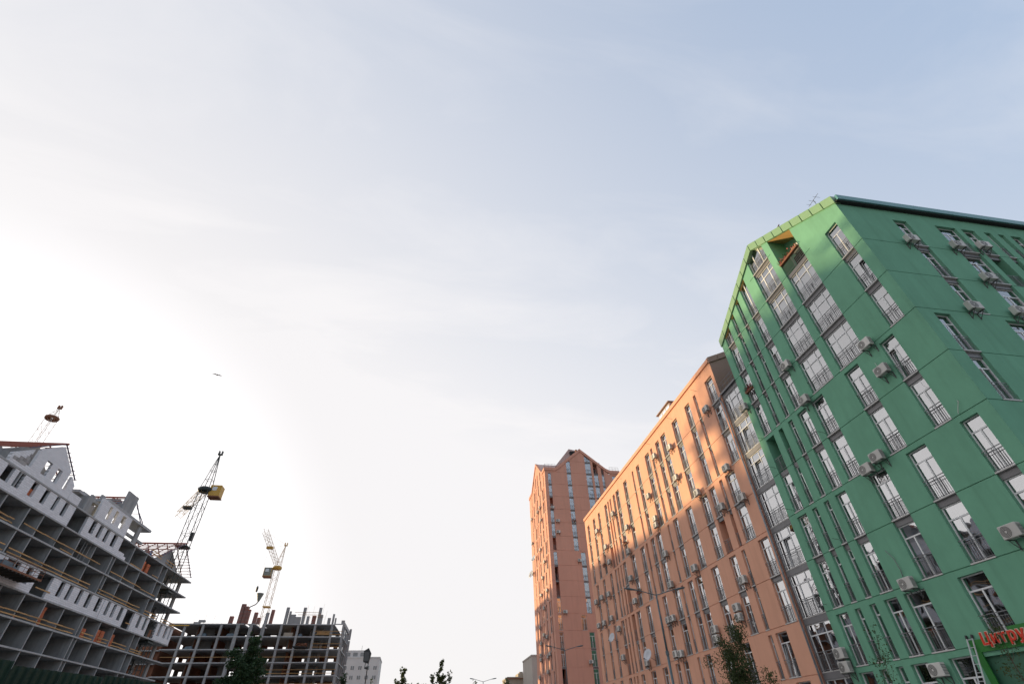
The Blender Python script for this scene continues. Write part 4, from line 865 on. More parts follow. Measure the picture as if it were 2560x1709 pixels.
for x, j, w_ in ((-60, 1, 2.4), (-52.6, 1, 2.2), (-62.2, 2, 2.2), (-33.6, 1, 1.0)): mp_('tarpaulin_heap', MB().prism([(x, MY0 + 0.5, zm(j) + 0.003), (x + w_, MY0 + 0.5, zm(j) + 0.003), (x + w_ * 0.85, MY0 + 0.5, zm(j) + 0.75), (x + w_ * 0.2, MY0 + 0.5, zm(j) + 0.65)], (0, 1.2, 0)), TARP)
mp_('yellow_beam', MB().box(-67.5, -62.5, MY0 - 0.3, MY0 - 0.05, zm(0) - 0.65, zm(0) - 0.42), CRYEL)
lpf = empty('rubble_platform', (-32.2, MY0 - 0.9, zm(2) + 0.35), 'dark loading platform heaped with rubble on the far concrete frame', 'platform')
ob('deck', MB().prism([(-1.6, -1.6, -0.25), (1.5, -1.6, -0.25), (1.9, 2, -0.25), (-1.4, 2, -0.25)], (0, 0, 0.25)).mesh('deck', BACKINGS[0]), lpf)
hb = MB()
for i in range(26): 
    x, y_, z = random.uniform(-1.3, 1.5), random.uniform(-0.8, 1.4), random.uniform(0.02, 0.7); s_ = random.uniform(0.2, 0.45); hb.prism([(x, y_, z), (x + s_, y_ + 0.1, z + 0.1), (x + s_ * 0.8, y_, z + s_), (x - 0.1, y_, z + s_ * 0.6)], (0.05, s_, 0))
tag(ob('rubble', hb.mesh('rubble', BRICKW), lpf), kind='stuff')
# concrete pump hopper on its bent pipe
hp = empty('concrete_hopper', (-48.6, MY0 + 1.5, zm(0) + 4.4), 'grey funnel hopper on a bent pipe above the far concrete frame', 'hopper')
ob('pipe', MB().path([(-0.6, 0, -4.4), (-0.2, 0, 0), (1.2, 0, 0.7), (1.6, 0, 1.3)], 0.14, 8).mesh('pipe', STEELB), hp)
ob('funnel', MB().lathe([(0.15, 0), (0.35, 0.4), (0.95, 2.1), (0.95, 2.3), (0.85, 2.3), (0.2, 0.4)], 14, (1.65, 0, 1.3)).mesh('funnel', CABGREY), hp)

# ================================================================== CRANES
def lattice(b, p, q, w_, step, r, rd, ax=None):
    """square lattice girder from p to q"""
    p = Vector(p); q = Vector(q); d = (q - p); Ln = d.length; d.normalize()
    a = Vector((1, 0, 0)) if abs(d.z) > 0.9 else d.cross(Vector((0, 0, 1))).normalized(); c = d.cross(a).normalized()
    cs = [a * (w_ / 2) * s + c * (w_ / 2) * t_ for s, t_ in ((1, 1), (1, -1), (-1, -1), (-1, 1))]
    for k in cs: b.bar(p + k, q + k, r)
    n = max(2, int(Ln / step))
    for i in range(n):
        A = p + d * (Ln * i / n); B = p + d * (Ln * (i + 1) / n)
        for j in range(4):
            k0, k1 = cs[j], cs[(j + 1) % 4]
            if i % 2: k0, k1 = k1, k0
            b.bar(A + k0, B + k1, rd)
            if i % 3 == 0: b.bar(A + cs[j], A + cs[(j + 1) % 4], rd)
    return b
def crane(loc, label, ztop, tip, jib_tip, wd, mats, cab_off, name='tower_crane', r=0.09, base=True):
    c_ = empty(name, (loc[0], loc[1], 0), label, 'crane')
    ob('mast', lattice(MB(), (0, 0, 1.2), (0, 0, ztop), wd, wd * 1.05, r, r * 0.45).mesh('mast', mats[0]), c_)
    ob('undercarriage', MB().box(-2.4, 2.4, -2.4, -1.9, 0.15, 0.9).box(-2.4, 2.4, 1.9, 2.4, 0.15, 0.9).box(-1.2, 1.2, -1.9, 1.9, 0.5, 1.2).mesh('undercarriage', mats[0]), c_)
    for i in range(1, int(ztop / 9)): ob('mast_collar', MB().box(-wd * .62, wd * .62, -wd * .62, wd * .62, i * 9, i * 9 + 0.25).mesh('mast_collar', mats[3]), c_)
    hd = MB(); h = wd / 2
    for s, t_ in ((1, 1), (1, -1), (-1, -1), (-1, 1)): hd.bar((s * h, t_ * h, ztop), tip, r)
    for f_ in (0.25, 0.5, 0.7):
        T = Vector(tip); cs = [Vector((s * h, t_ * h, ztop)).lerp(T, f_) for s, t_ in ((1, 1), (1, -1), (-1, -1), (-1, 1))]
        for i in range(4): hd.bar(cs[i], cs[(i + 1) % 4], r * 0.5)
    ob('tower_head', hd.mesh('tower_head', mats[0]), c_)
    T = Vector(tip)
    ob('head_sheave', MB().box(T.x - 0.45, T.x - 0.25, T.y - 0.3, T.y + 0.3, T.z - 0.1, T.z + 0.7).box(T.x + 0.25, T.x + 0.45, T.y - 0.3, T.y + 0.3, T.z - 0.1, T.z + 0.7).box(T.x - 0.5, T.x + 0.5, T.y - 0.3, T.y + 0.3, T.z - 0.3, T.z - 0.05).mesh('head_sheave', mats[3]), c_)
    ob('slewing_ring', MB().lathe([(wd * .75, 0), (wd * .85, 0.3), (wd * .85, 0.7), (wd * .6, 1.0)], 12, (0, 0, ztop - 0.6)).mesh('slewing_ring', mats[3]), c_)
    if jib_tip:
        J = Vector(jib_tip); d = (J - Vector((0, 0, ztop + 0.3))).normalized()
        ob('jib', lattice(MB(), Vector((0, 0, ztop + 0.3)) + d * 0.8, J, wd * 0.72, wd * 0.9, r * 0.7, r * 0.35).mesh('jib', mats[1]), c_)
        ob('trolley', MB().box(-0.9, 0.9, -0.6, 0.6, -0.9, -0.3).mesh('trolley', mats[3]), c_, tuple(Vector((0, 0, ztop + 0.3)).lerp(J, 0.62)))
        ob('guy_cable', MB().bar(T, J, 0.02, sides=3).bar(T, Vector((0, 0, ztop + 0.3)).lerp(J, 0.55), 0.02, sides=3).mesh('guy_cable', mats[3]), c_)
    if cab_off:
        cb = ob('cab', MB().box(-1.15, 1.15, -1.1, 1.1, 0, 2.6).mesh('cab', mats[2]), c_, cab_off)
        ob('cab_window', MB().box(-0.7, 0.3, -1.13, -1.102, 1.3, 2.2).mesh('cab_window', GLASS), cb)
        ob('cab_floor', MB().box(-1.25, 1.25, -1.2, 1.2, -0.22, -0.003).mesh('cab_floor', BRICKW), cb)
        ob('cab_frame', MB().bar((-1.15, -1.12, 0), (-1.15, -1.12, 2.6), 0.07).bar((1.15, -1.12, 0), (1.15, -1.12, 2.6), 0.07).bar((-1.15, -1.12, 0.1), (1.15, -1.12, 0.1), 0.07).mesh('cab_frame', CRYEL), cb)
    return c_
c1_ = crane((-53, 119.8), 'dark lattice tower crane with yellow cab in front of the left block', 47.6 + ZO, (0.3, -0.4, 56.6 + ZO), (-11.6, 17.2, 47.4 + ZO), 1.95, (CRDARK, CRYEL, CRYEL, CRDARK), (2.3, 0.6, 46.0 + ZO))
ob('inspection_light', MB().box(0.7, 1.3, -0.4, 0.4, 37.5, 39.2).mesh('inspection_light', BLACKM), c1_)
c2_ = crane((-48.4, 174.6 + 5.5), 'pale yellow tower crane behind the far concrete frame', 46.2 + ZO, (0.8, 0, 53.4 + ZO), (1.8, -29, 48.5 + ZO), 1.7, (CRPALE, CRPALE, CABGREY, CRYEL), (-2.3, -0.5, 43.2 + ZO), r=0.07)
hk = ob('hoist_rope', MB().bar((-0.9, -12, 37.5 + ZO), (-0.9, -12, 46.3 + ZO), 0.02, sides=3).mesh('hoist_rope', BLACKM), c2_)
ob('hook_block', MB().lathe([(0, -0.9), (0.3, -0.6), (0.35, 0.4), (0.1, 0.9)], 8, (-0.9, -12, 37.0 + ZO)).mesh('hook_block', BLACKM), c2_)
c3_ = crane((-102.3, 130), 'pale lattice crane top rising behind the left gable', 69.5 + ZO, (0.2, 0, 72.6 + ZO), None, 1.9, (CRWHITE, CRWHITE, CABGREY, BRICKW), None, r=0.07)

# ================================================================== FAR BUILDINGS
def far_block(name, label, x0, x1, y0, y1, h, m_, rows, cols, zt, win=(1.5, 1.5), dz=3.2, extra=None):
    b_ = empty(name, ((x0 + x1) / 2, y0, 0), label, 'building'); off = (-(x0 + x1) / 2, -y0, 0)
    ob('wall', MB().box(x0, x1, y0, y1, 0, h).mesh('wall', m_), b_, off)
    ob('parapet', MB().box(x0 - 0.15, x1 + 0.15, y0 - 0.15, y1 + 0.15, h + 0.003, h + 0.4).mesh('parapet', m_), b_, off)
    for r in range(rows):
        for c_ in range(cols):
            x = x0 + (c_ + 0.5) * (x1 - x0) / cols - win[0] / 2; z = zt - r * dz
            w_ = ob('window', cached(('fw', win), lambda: MB().box(0, win[0], -0.05, 0.0, 0, win[1]).mesh('window', PVC)), b_, (x + off[0], -0.001, z))
            for s in range(2): ob('pane', cached(('fp', win), lambda: MB().box(0, win[0] / 2 - 0.12, -0.075, -0.052, 0.08, win[1] - 0.08).mesh('pane', BACKINGS[4])), w_, (0.07 + s * win[0] / 2, 0, 0))
    return b_, off
fb, fo = far_block('office_building', 'white flat-roofed office building beyond the concrete frame', -33, -15.2, 240, 256, 27.9 + ZO, WHITEW, 6, 6, 23.8 + ZO)
ob('penthouse', MB().box(-33, -20.6, 241, 255, 28.32 + ZO, 30.7 + ZO).mesh('penthouse', WHITEW), fb, fo)
for i in range(4): ob('penthouse_window', MB().box(-32 + i * 2.9, -30.2 + i * 2.9, 240.94, 240.996, 28.6 + ZO, 29.9 + ZO).mesh('penthouse_window', BACKINGS[4]), fb, fo)
ob('antenna', MB().bar((-23.5, 246, 30.7 + ZO), (-23.5, 246, 33.0 + ZO), 0.06).mesh('antenna', STEELB), fb, fo)
far_block('concrete_slab_block', 'plain grey block edge showing just left of the tower', 36.3, 52, 180, 196, 21.3 + ZO, GREYW, 0, 1, 18)
fb, fo = far_block('old_house', 'weathered cream house with a cluttered roof hut left of the tower', 31.5, 52, 200, 212, 17.2 + ZO, CREAMW, 4, 8, 13.2 + ZO, win=(1.1, 1.4))
ob('roof_hut', MB().box(35.8, 41.5, 203, 209, 17.62 + ZO, 18.9 + ZO).mesh('roof_hut', CREAMW), fb, fo)
ob('roof_clutter', MB().box(36.4, 37.6, 203.5, 205, 18.903 + ZO, 19.4 + ZO).bar((38.5, 204, 18.9 + ZO), (38.5, 204, 20.2 + ZO), 0.05).box(39, 39.8, 204, 205, 18.903 + ZO, 19.7 + ZO).mesh('roof_clutter', CREAMW), fb, fo)
ob('roof_edge', MB().box(31.2, 52, 199.7, 199.84, 17.0 + ZO, 17.25 + ZO).mesh('roof_edge', BRICKW), fb, fo)

# ================================================================== TREES
def leaves(n, sampler, size, material, name='crown', seed=1, flat=0.0):
    rg = np.random.default_rng(seed); P = np.array([sampler(rg) for _ in range(n)])
    a = rg.normal(size=(n, 3)); a /= np.linalg.norm(a, axis=1)[:, None]; b = rg.normal(size=(n, 3)); b -= (a * b).sum(1)[:, None] * a; b /= np.linalg.norm(b, axis=1)[:, None]
    s = size * rg.uniform(0.6, 1.3, n)[:, None]
    V = np.stack([P - a * s, P + b * s * 0.55, P + a * s, P - b * s * 0.55], 1).reshape(-1, 3)
    me = bpy.data.meshes.new(name); me.from_pydata(V.tolist(), [], np.arange(4 * n).reshape(n, 4).tolist()); me.materials.append(material); return me
def tree(name, label, loc, H, group, leafm, bark, crown, n, size, seed, r0=0.12, limbs=9, clump=0.35, spread=0.6):
    """crown(t) gives the half width at height fraction t (0..1 of H)"""
    rg = np.random.default_rng(seed)
    o = empty(name, loc, label, 'tree', group)
    tb = MB(); pts = [(0.03 * H * math.sin(i * 1.3 + seed) * i / 8, 0.03 * H * math.cos(i * 0.9 + seed) * i / 8, H * 0.93 * i / 8) for i in range(9)]
    for i in range(8): tb.bar(pts[i], pts[i + 1], r0 * (1 - i / 8.6), r0 * (1 - (i + 1) / 8.6), 6)
    cl = []
    for i in range(limbs):
        t_ = 0.22 + 0.70 * (i + rg.uniform(0, 1)) / limbs; p = Vector(pts[min(8, int(t_ / 0.93 * 8))]); a = rg.uniform(0, 2 * math.pi); wd = crown(min(1, t_ + 0.1))
        q = p + Vector((math.cos(a) * wd * 0.85, math.sin(a) * wd * 0.85, H * rg.uniform(0.06, 0.16)))
        mid_ = p.lerp(q, 0.5) + Vector((0, 0, -0.02 * H)); tb.bar(p, mid_, r0 * 0.35, r0 * 0.22, 4); tb.bar(mid_, q, r0 * 0.22, r0 * 0.08, 4)
        for f_ in (0.45, 0.75, 1.0):
            c_ = p.lerp(q, f_); cl.append((c_, clump * (0.6 + wd * 0.5) * rg.uniform(0.6, 1.1)))
            for s in range(2):
                e = c_ + Vector(rg.normal(size=3).tolist()) * clump * wd * 0.6; tb.bar(c_, e, r0 * 0.07, r0 * 0.03, 3); cl.append((e, clump * (0.4 + wd * 0.4) * rg.uniform(0.5, 1.0)))
    for i in range(4): cl.append((Vector(pts[8]) + Vector((rg.normal() * 0.05 * H * .3, rg.normal() * 0.05 * H * .3, H * 0.02 * i)), clump * 0.45 * (0.5 + crown(0.95))))
    ob('trunk', tb.mesh('trunk', bark), o)
    wts = np.array([r ** 2 for _, r in cl]); wts /= wts.sum(); cs = np.array([list(c_) for c_, _ in cl]); rs = np.array([r for _, r in cl])
    def smp(g):
        i = g.choice(len(cl), p=wts); v = g.normal(size=3); v /= np.linalg.norm(v); rr_ = g.uniform(0, 1) ** 0.5
        return cs[i] + v * rs[i] * rr_ * np.array((1, 1, 0.8))
    ob('crown', leaves(n, smp, size, leafm, seed=seed), o)
    return o
tree('birch_tree', 'leafy dark birch standing before the orange wall and downpipe', (19.4, 31.6, 0.13), 6.75, 'young trees along the pavement', LEAFB, BARKW, lambda t_: 0.25 + 1.55 * math.sin(math.pi * min(1, max(0, 1.02 - t_)) ** 0.9), 15000, 0.055, 3, 0.07, 16, 0.55)
tree('sapling', 'thin sparse sapling before the lower green windows', (19.0, 20.9, 0.13), 5.1, 'young trees along the pavement', LEAFB, BARK, lambda t_: 0.15 + 0.9 * (1 - t_), 800, 0.04, 5, 0.03, 14, 0.45)
tree('sapling', 'thin sparse sapling in front of the shop sign at the right edge', (19.0, 15.6, 0.13), 4.5, 'young trees along the pavement', LEAFB, BARK, lambda t_: 0.15 + 0.75 * (1 - t_), 650, 0.04, 9, 0.035, 14, 0.45)
tree('willow_tree', 'bushy dark green tree in front of the far concrete frame', (-20.8, 75, 0), 12.6, None, LEAFD, BARK, lambda t_: 0.9 + 3.3 * (1 - t_) ** 0.75, 26000, 0.15, 11, 0.22, 22, 0.62)
pop = lambda wmax: (lambda t_: wmax * (0.35 + 0.65 * math.sin(math.pi * min(1, max(0, 1 - t_)) ** 0.6)))
G_ = 'poplars on the horizon'
tree('poplar_tree', 'tallest poplar, middle of the horizon trio', (8.4, 200, 0), 24.4, G_, LEAFP, BARK, pop(1.5), 5200, 0.26, 21, 0.3, 26, 0.62)
tree('poplar_tree', 'shorter poplar on the left of the horizon trio', (6.0, 201, 0), 20.6, G_, LEAFP, BARK, pop(1.1), 3000, 0.24, 22, 0.25, 22, 0.6)
tree('poplar_tree', 'shorter poplar on the right of the horizon trio', (10.9, 199, 0), 21.2, G_, LEAFP, BARK, pop(1.1), 3000, 0.24, 23, 0.25, 22, 0.6)
tree('poplar_tree', 'lone pale poplar left of the horizon trio', (-4.7, 180, 0), 20.3, G_, LEAFP, BARK, pop(1.5), 4600, 0.24, 24, 0.28, 24, 0.62)
tree('poplar_tree', 'small poplar tip right of the horizon trio', (26.4, 260, 0), 23.6, G_, LEAFP, BARK, pop(1.1), 2600, 0.28, 25, 0.25, 20, 0.6)
tree('poplar_tree', 'slim dark green poplar in front of the white office', (-17.1, 150, 0), 16.0, G_, LEAFD, BARK, pop(1.3), 4200, 0.18, 26, 0.25, 22, 0.62)
tree('poplar_tree', 'bare thin poplar between the office and the lone pale poplar', (-13.4, 190, 0), 18.6, G_, LEAFP, BARK, pop(0.5), 700, 0.2, 27, 0.2, 18, 0.6)
tree('broadleaf_tree', 'low round tree beside the lone pale poplar', (1.2, 200, 0), 17.6, None, LEAFP, BARK, lambda t_: 1.0 + 3.6 * (1 - t_) ** 0.6, 5000, 0.28, 31, 0.3, 20, 0.62)
tree('broadleaf_tree', 'low round tree hard by the foot of the lone poplar', (-1.8, 196, 0), 17.2, None, LEAFP, BARK, lambda t_: 0.9 + 2.6 * (1 - t_) ** 0.6, 4000, 0.28, 32, 0.3, 20, 0.62)
tree('broadleaf_tree', 'bright bushy treetop beside the weathered cream house', (30.5, 190, 0), 17.3, None, LEAFP, BARK, lambda t_: 1.0 + 4.5 * (1 - t_) ** 0.6, 5000, 0.26, 33, 0.3, 20, 0.62)
ob_s = tree('broadleaf_tree', 'dark conifer tip at the foot of the tower', (31.6, 98, 0), 8.4, None, LEAFD, BARK, lambda t_: 0.15 + 1.6 * (1 - t_), 1500, 0.12, 34, 0.12, 16, 0.5)

# ================================================================== STREET FURNITURE
def lamp(loc, H, label, yaw=0.0, reach=1.9):
    o = empty('street_lamp', loc, label, 'street lamp', 'double-arm street lamps', yaw)
    ob('pole', MB().bar((0, 0, 0), (0, 0, H * 0.62), 0.095, 0.085, 10).bar((0, 0, H * 0.62), (0, 0, H), 0.07, 0.055, 10).mesh('pole', LAMPM, True), o)
    ob('collar', MB().lathe([(0.09, -0.12), (0.12, -0.12), (0.12, 0.12), (0.07, 0.12)], 10, (0, 0, H * 0.62)).mesh('collar', LAMPM), o)
    for s in (-1, 1):
        ob('arm', MB().path([(0, 0, H - 0.05), (s * 0.5, 0, H + 0.08), (s * reach * 0.75, 0, H + 0.32)], 0.032, 6).mesh('arm', LAMPM), o)
        b = MB()
        x0 = reach * 0.7; ring = [(0, .03, .03), (.15, .05, .045), (.45, .13, .075), (.8, .14, .07), (.95, .06, .03)]
        vs = []; n = 8
        for t_, wy, wz in ring:
            for i in range(n):
                a = 2 * math.pi * i / n; vs.append((s * (x0 + t_), wy * math.cos(a), H + 0.30 + 0.14 * t_ / 0.95 + wz * math.sin(a)))
        fs = [(r * n + i, r * n + (i + 1) % n, (r + 1) * n + (i + 1) % n, (r + 1) * n + i) for r in range(len(ring) - 1) for i in range(n)] + [tuple(range(n)), tuple(range((len(ring) - 1) * n, len(ring) * n))]
        b.v = vs; b.f = fs; ob('lamp_head', b.mesh('lamp_head', LAMPM, True), o)
    return o
lamp((17.0, 36.9, 0.13), 9.65, 'nearer grey double-arm street lamp in front of the orange wall', -0.12)
lamp((16.9, 64.1, 0.13), 9.65, 'farther grey double-arm street lamp in front of the rose tower', 0.0)
lamp((11.3, 98.3, 0), 9.65, 'distant street lamp head low on the horizon beside the tower', 0.0)
fl = empty('floodlight', (-5.0, 61, 0), 'black floodlight on a thin pole in front of the white office', 'floodlight')
ob('pole', MB().bar((0, 0, 0), (0, 0, 7.9), 0.06, 0.05, 8).mesh('pole', BLACKM), fl)
ob('yoke', MB().box(-0.3, -0.24, -0.06, 0.06, 7.8, 8.45).box(0.0, 0.06, -0.06, 0.06, 7.8, 8.45).box(-0.3, 0.06, -0.06, 0.06, 7.75, 7.9).mesh('yoke', BLACKM), fl)
ob('lamp_head', MB().prism([(-0.5, -0.3, 8.35), (0.05, -0.3, 8.2), (0.2, -0.3, 9.1), (-0.1, -0.3, 9.55), (-0.55, -0.3, 9.3)], (0, 0.55, 0)).mesh('lamp_head', BLACKM), fl)
ob('lens', MB().box(-0.45, 0.02, -0.33, -0.302, 8.42, 9.2).mesh('lens', STEELB), fl)
# fence of dark green corrugated sheets
fa, fb_ = Vector((-11.2, -1.0, 0)), Vector((-3.0, 30.0, 0)); fd = (fb_ - fa); FL = fd.length; fy = math.atan2(fd.y, fd.x)
fence = empty('site_fence', fa, 'dark green corrugated sheet fence in the bottom left corner', 'fence', rz=fy)
def sheet():
    b = MB(); n = 6; wd = 1.15; prof = []
    for i in range(n):
        x = i * wd / n; prof += [(x, 0.0), (x + 0.08, 0.0), (x + 0.10, 0.045), (x + 0.17, 0.045)]
    prof.append((wd, 0.0))
    for (x0, y0), (x1, y1) in zip(prof[:-1], prof[1:]): b.quad((x0, y0, 0.05), (x1, y1, 0.05), (x1, y1, 3.0), (x0, y0, 3.0))
    return b.mesh('fence_sheet', FENCEM)
SH = sheet()
for i in range(int(FL / 1.16)):
    ob('fence_sheet', SH, fence, (i * 1.16, random.choice((0.0, 0.02)), random.uniform(-0.05, 0.02)))
    if i % 2 == 0: ob('fence_post', cached('fpost', lambda: MB().box(0, 0.06, 0.08, 0.14, 0, 2.9).mesh('fence_post', STEELB)), fence, (i * 1.16, 0, 0))

# shop sign on the green block
sg = empty('shop_sign', (gx - 0.02, 21.6, 4.62), 'red letters on a green sign band over the shop at the lower right', 'sign', rz=-math.pi / 2)
ob('sign_band', MB().box(-0.75, 3.6, -0.06, 0.0, -0.32, 0.16).mesh('sign_band', SIGNG), sg)
ob('sign_band', MB().box(1.35, 3.6, -0.10, -0.061, 0.05, 0.42).mesh('sign_band', SIGNG), sg)
ob('sign_leg', MB().box(-0.75, -0.42, -0.055, -0.001, -4.4, -0.322).mesh('sign_leg', SIGNG), sg)
def text_mesh(txt, size, ext, m_, off=0.0):
    cu_ = bpy.data.curves.new('t', 'FONT'); cu_.body = txt; cu_.size = size; cu_.extrude = ext; cu_.offset = off; cu_.shear = 0.12
    to = bpy.data.objects.new('t', cu_); COL.objects.link(to); dg = bpy.context.evaluated_depsgraph_get(); dg.update()
    me = bpy.data.meshes.new_from_object(to.evaluated_get(dg)); bpy.data.objects.remove(to); me.materials.clear(); me.materials.append(m_); return me
x = 0.0
for ch in 'Цитрус':
    me = text_mesh(ch, 0.62, 0.03, REDL, 0.012); wdt = max(v.co.x for v in me.vertices)
    me2 = text_mesh(ch, 0.62, 0.02, CREAML, 0.034)
    a = ob('letter', me, sg, (x, -0.22, -0.10), 0, math.pi / 2)
    ob('letter_edge', me2, a, (0, 0, -0.03)); x += wdt + 0.035
# aluminium ladder leaning on the facade
ld = empty('ladder', (24.2, 22.75, 0.13), 'white extension ladder leaning on the green wall by the shop sign', 'ladder')
top = Vector((25.32 - 24.2, 22.22 - 22.75, 4.86 - 0.13)); side = Vector((0.02, -0.30, 0))
for s in (-0.5, 0.5): ob('rail', MB().bar(side * s, top + side * s * 0.9, 0.03, sides=4).mesh('rail', LADDERM), ld)
for i in range(15):
    c_ = top * ((i + 0.9) / 15); ob('rung', MB().bar(c_ - side * 0.49, c_ + side * 0.49, 0.017, sides=6).mesh('rung', LADDERM), ld)
for s in (-0.5, 0.5): ob('foot_cap', MB().bar(top + side * s * 0.9, top * 1.03 + side * s * 0.95, 0.055, sides=6).mesh('foot_cap', BLACKM), ld)

# ================================================================== AIR CONDITIONERS
def ac_rows(F, lst, zf, wallname, endname, sgn=-1, base=2):
    rows = {}
    for y, z in lst:
        k = int(math.floor((z - (zf(0) - ZO)) / 3 + 0.02)); rows.setdefault(k, []).append((y, z))
    for k, r in rows.items():
        r.sort()
        for i, (y, z) in enumerate(r):
            st = k + base
            nm = ORD[st] if 0 < st < len(ORD) else 'upper'
            lab = 'white air conditioner on the %s, %s storey' % (wallname, nm)
            if len(r) > 1: lab += ', %s from the %s' % (ORD[i + 1], endname)
            air_conditioner(F, -y if sgn < 0 else y, z + ZO, lab)
S_ = 0.988
GAC = [(18.78, 18.27), (25.03, 21.31), (24.9, 18.16), (31.03, 21.34), (18.79, 16.29), (21.92, 12.34), (22.97, 12.04), (24.08, 6.05), (30.9, 3.75), (30.9, 3.05), (24.77, 2.31), (17.73, 6.69)]
ac_rows(GS, [(y * S_, z * S_) for y, z in GAC], zj, 'green gable wall', 'near corner')
OAC = [(36.12, 24.33), (44.51, 24.61), (48.48, 25.48), (52.09, 22.14), (44.8, 21.21), (41.58, 18.24), (36.0, 18.2), (35.16, 15.21), (38.41, 15.63), (64.23, 24.47), (71.75, 24.58), (68.85, 21.39), (51.58, 19.3), (51.7, 18.62), (60.82, 18.44), (50.93, 15.28), (61.63, 15.46), (45.61, 12.47), (51.19, 12.31), (38.45, 9.7), (40.44, 8.1), (40.5, 7.4), (44.7, 7.22), (44.78, 6.53), (61.46, 12.87), (53.4, 9.45), (52.3, 9.42), (53.26, 6.45), (52.12, 6.34), (60.88, 6.54), (60.09, 21.2), (68.31, 19.21), (70.33, 15.55), (73.39, 15.77), (76.22, 15.75), (70.48, 12.65), (73.67, 12.61), (76.19, 12.71), (68.32, 11.06), (68.15, 7.91)]
ac_rows(OS, [(y * S_, z * S_) for y, z in OAC], zj, 'orange wall', 'green block')
RAC = [(29.29, 24.53), (32.77, 24.53), (32.74, 21.42), (29.5, 18.48), (32.57, 18.51), (35.07, 24.9)]
ac_rows(GR, [(x * 0.985, z * 0.985) for x, z in RAC], zj, 'shaded green side wall', 'building corner', 1)
TAC = [(28.43, 38.0), (28.33, 35.58), (32.54, 29.69), (28.43, 19.9), (32.7, 11.5), (27.4, 41.0)]
ac_rows(TF, TAC, zt_, 'tower front face', 'left corner', 1, 5)
TLA = [(111.5, 43.3), (114, 43.2), (111.2, 40.2), (113.5, 34.2), (110, 30.6), (112.7, 28.0), (115, 25.0), (109.2, 24.7), (113, 22.1), (118.0, 19.3), (117.6, 16.2), (111.8, 16.6), (114.6, 17.3), (118.7, 13.4), (118.7, 14.2), (112, 13.2), (110.0, 13.4), (120.8, 10.5), (112.7, 10.7), (121.5, 44.0), (122.0, 38.2), (123.0, 31.5)]
ac_rows(TL, TLA, zt_, 'tower street face', 'right corner', -1, 5)
# ================================================================== SMALL THINGS ON THE WALLS
def dish(F, x, z, label, r=0.5):
    p = F.w(x, -0.75, z); o = empty('satellite_dish', p, label, 'satellite dish', 'satellite dishes', F.rz)
    me = MB().lathe([(r * t_, 0.28 * r * t_ * t_) for t_ in (0.0, 0.3, 0.55, 0.8, 1.0)] + [(r * 0.99, 0.28 * r + 0.015), (r * 0.5, 0.09 * r)], 22).mesh('reflector', DISHM, True)
    ob('reflector', me, o, (0, 0, 0), 0.35, math.radians(70))
    ob('arm', MB().bar((0, 0.05, -0.1), (0.1, 0.72, -0.45), 0.03).bar((0, 0.0, -0.4), (-0.15, -0.5, -0.25), 0.02).box(-0.2, -0.1, -0.56, -0.46, -0.3, -0.18).mesh('arm', STEELB), o)
dish(OS, -59.2 * 0.985, 6.9 + ZO, 'large pale satellite dish low on the orange wall, nearer one', 0.62)
dish(OS, -70.0 * 0.985, 10.1 + ZO, 'satellite dish high on the orange wall, farther one', 0.55)
dish(TL, -122.2, 31.0 + ZO, 'pale satellite dish on the left edge of the tower', 0.9)
dish(TL, -118.6, 33.6 + ZO, 'pale satellite dish on the tower street face above the other', 0.8)
def flower_box(F, x, z, wd, label, petal=PETAL, n=120, seed=1, out=0.18):
    p = F.w(x, -out, z); o = empty('flower_box', p, label, 'flower box', 'flower boxes', F.rz)
    ob('trough', MB().box(0, wd, -0.1, 0.1, 0, 0.18).mesh('trough', BRICKW), o)
    ob('foliage', leaves(n * 3, lambda g: np.array((g.uniform(0, wd), g.normal(0, 0.1), 0.18 + abs(g.normal(0, 0.16)))), 0.06, LEAFD, seed=seed), o)
    ob('blossom', leaves(n, lambda g: np.array((g.uniform(0, wd), g.normal(-0.05, 0.1), 0.1 + abs(g.normal(0, 0.18)))), 0.07, petal, seed=seed + 1), o)
flower_box(GS, -29.95, zj(6) + 1.0, 0.95, 'red flowers in a box on a narrow green window', PETAL, 60, 3, 0.1)
flower_box(GS, -21.15, zj(8) + 1.05, 2.1, 'long box of pink flowers on the corner loggia rail', PINKF, 90, 5, 0.05)
flower_box(OS, -61.5, zj(5) + 1.3, 1.1, 'flower box under a sunlit orange window, upper row', PETAL, 40, 7, 0.2)
flower_box(OS, -58.5 * 1.02, zj(3) + 1.2, 1.0, 'flower box below a street-lamp arm on the orange wall', PINKF, 60, 9, 0.2)
flower_box(OS, -70.2, zj(5) + 1.0, 0.9, 'small flower box far along the orange wall', PINKF, 40, 11, 0.2)
flower_box(TF, 31.7, zt_(9) + 0.3, 1.0, 'dark potted plants on a tower window', PETAL, 25, 13, 0.2)
# air conditioner in the corner loggia
air_conditioner(GS, -20.0, zj(8) + 2.1, 'air conditioner hung inside the corner loggia under the gable', out=-0.95)
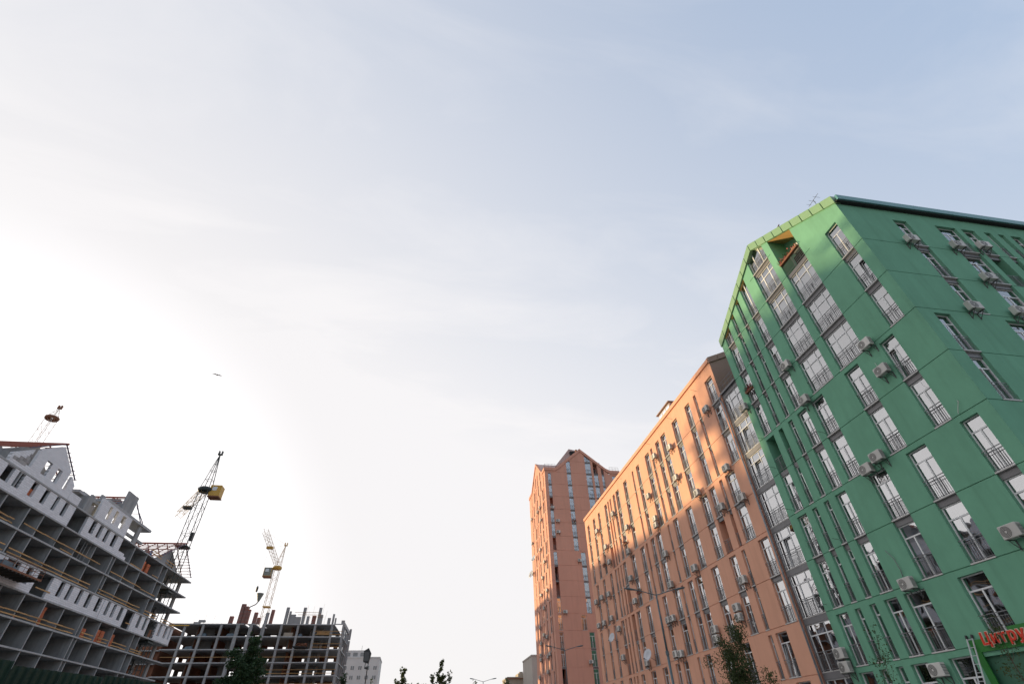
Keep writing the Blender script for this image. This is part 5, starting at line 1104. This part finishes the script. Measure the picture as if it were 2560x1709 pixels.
# loose pipe stubs and cables on the green wall
for pts, lab in (([(0, -0.02, 0), (0.15, -0.1, 0.3), (0.1, -0.12, 0.9), (-0.2, -0.1, 1.4)], 'thin grey drain hose hanging from the wall above the lower unit'), ):
    o = ob('drain_hose', MB().path(pts, 0.02, 5).mesh('drain_hose', RAIL), None, GS.w(-24.1, 0, 6.4 + ZO), GS.rz); tag(o, lab, 'hose')
for i, (y, z, a) in enumerate(((17.3, 14.5, 0.35), (16.3, 12.6, -0.6), (18.9, 16.9, 0.3))):
    o = ob('cable_end', MB().path([(0, -0.01, 0), (0.05, -0.06, -0.12), (a * 0.2, -0.08, -0.35), (a * 0.5, -0.06, -0.6)], 0.012, 4).mesh('cable_end', SILL), None, GS.w(-y, 0, z + ZO), GS.rz)
    tag(o, ('loose white cable end on the wall near the corner, upper storey', 'loose white cable end right above a floor joint near the corner', 'loose white cable end above a lone air conditioner')[i], 'cable')
for y, z in ((27.0, 9.2), (30.3, 18.0), (24.4, 15.2), (30.2, 12.3), (30.4, 6.3), (29.9, 15.3)):
    GS.add('wire_hook', MB().bar((0, -0.01, 0), (0.15, -0.8, 0.05), 0.013).mesh('wire_hook', STEELB), -y, 0, z + ZO)
# rooftop things
o = ob('television_antenna', MB().bar((0, 0, 0), (0, 0, 0.9), 0.02).bar((-0.1, -0.6, 0.8), (0.1, 0.6, 0.95), 0.015).bar((-0.3, -0.3, 0.82), (0.3, -0.3, 0.82), 0.01).bar((-0.3, 0.1, 0.9), (0.3, 0.1, 0.9), 0.01).bar((-0.2, 0.45, 0.95), (0.2, 0.45, 0.95), 0.01).mesh('television_antenna', STEELB), None, (gx + 0.5, 16.5, 29.9 + ZO - 0.55)); tag(o, 'small television antenna on the near corner of the green roof', 'antenna')
o = ob('television_antenna', MB().bar((0, 0, 0), (0, 0, 0.9), 0.02).bar((-0.1, -0.5, 0.85), (0.1, 0.5, 0.85), 0.015).mesh('television_antenna', STEELB), None, (gx + 0.5, 29.6, 29.6 + ZO - 0.5)); tag(o, 'tiny antenna on the far low edge of the green roof', 'antenna')
def bird(loc, label, m_, flying=False, s=1.0, rz=0.0):
    b = MB().lathe([(0.0, -0.18), (0.03, -0.15), (0.075, -0.04), (0.07, 0.06), (0.035, 0.14), (0.045, 0.19), (0.02, 0.25), (0, 0.27)], 8)
    me = b.mesh('bird', m_, True); o = ob('bird', me, None, loc, rz, math.radians(90 if flying else 35)); o.scale = (s, s, s); tag(o, label, 'bird')
    if flying:
        for sg_ in (-1, 1): ob('wing', MB().prism([(0, 0, 0.08), (sg_ * 0.28, 0.06, 0.12), (sg_ * 0.62, 0.0, -0.02), (sg_ * 0.3, 0.05, -0.08), (0, 0, -0.06)], (0, 0.012, 0)).mesh('wing', m_), o)
    else:
        for sg_ in (-1, 1): ob('leg', MB().bar((sg_ * 0.03, -0.02, 0.0), (sg_ * 0.03, -0.12, -0.1), 0.008).mesh('leg', REDL), o)
    return o
bird((-30.96 * 0.8, 48, 40.16 * 0.8 + ZO), 'dark bird flying alone in the pale sky', BIRDM, True, 0.8, 0.4)
bird((gx + 0.1, 19.7, APZ - GR_G * (APY - 19.7) + 0.88), 'brown pigeon perched on the green gable edge', PIGEON, False, 1.0, 0.5)
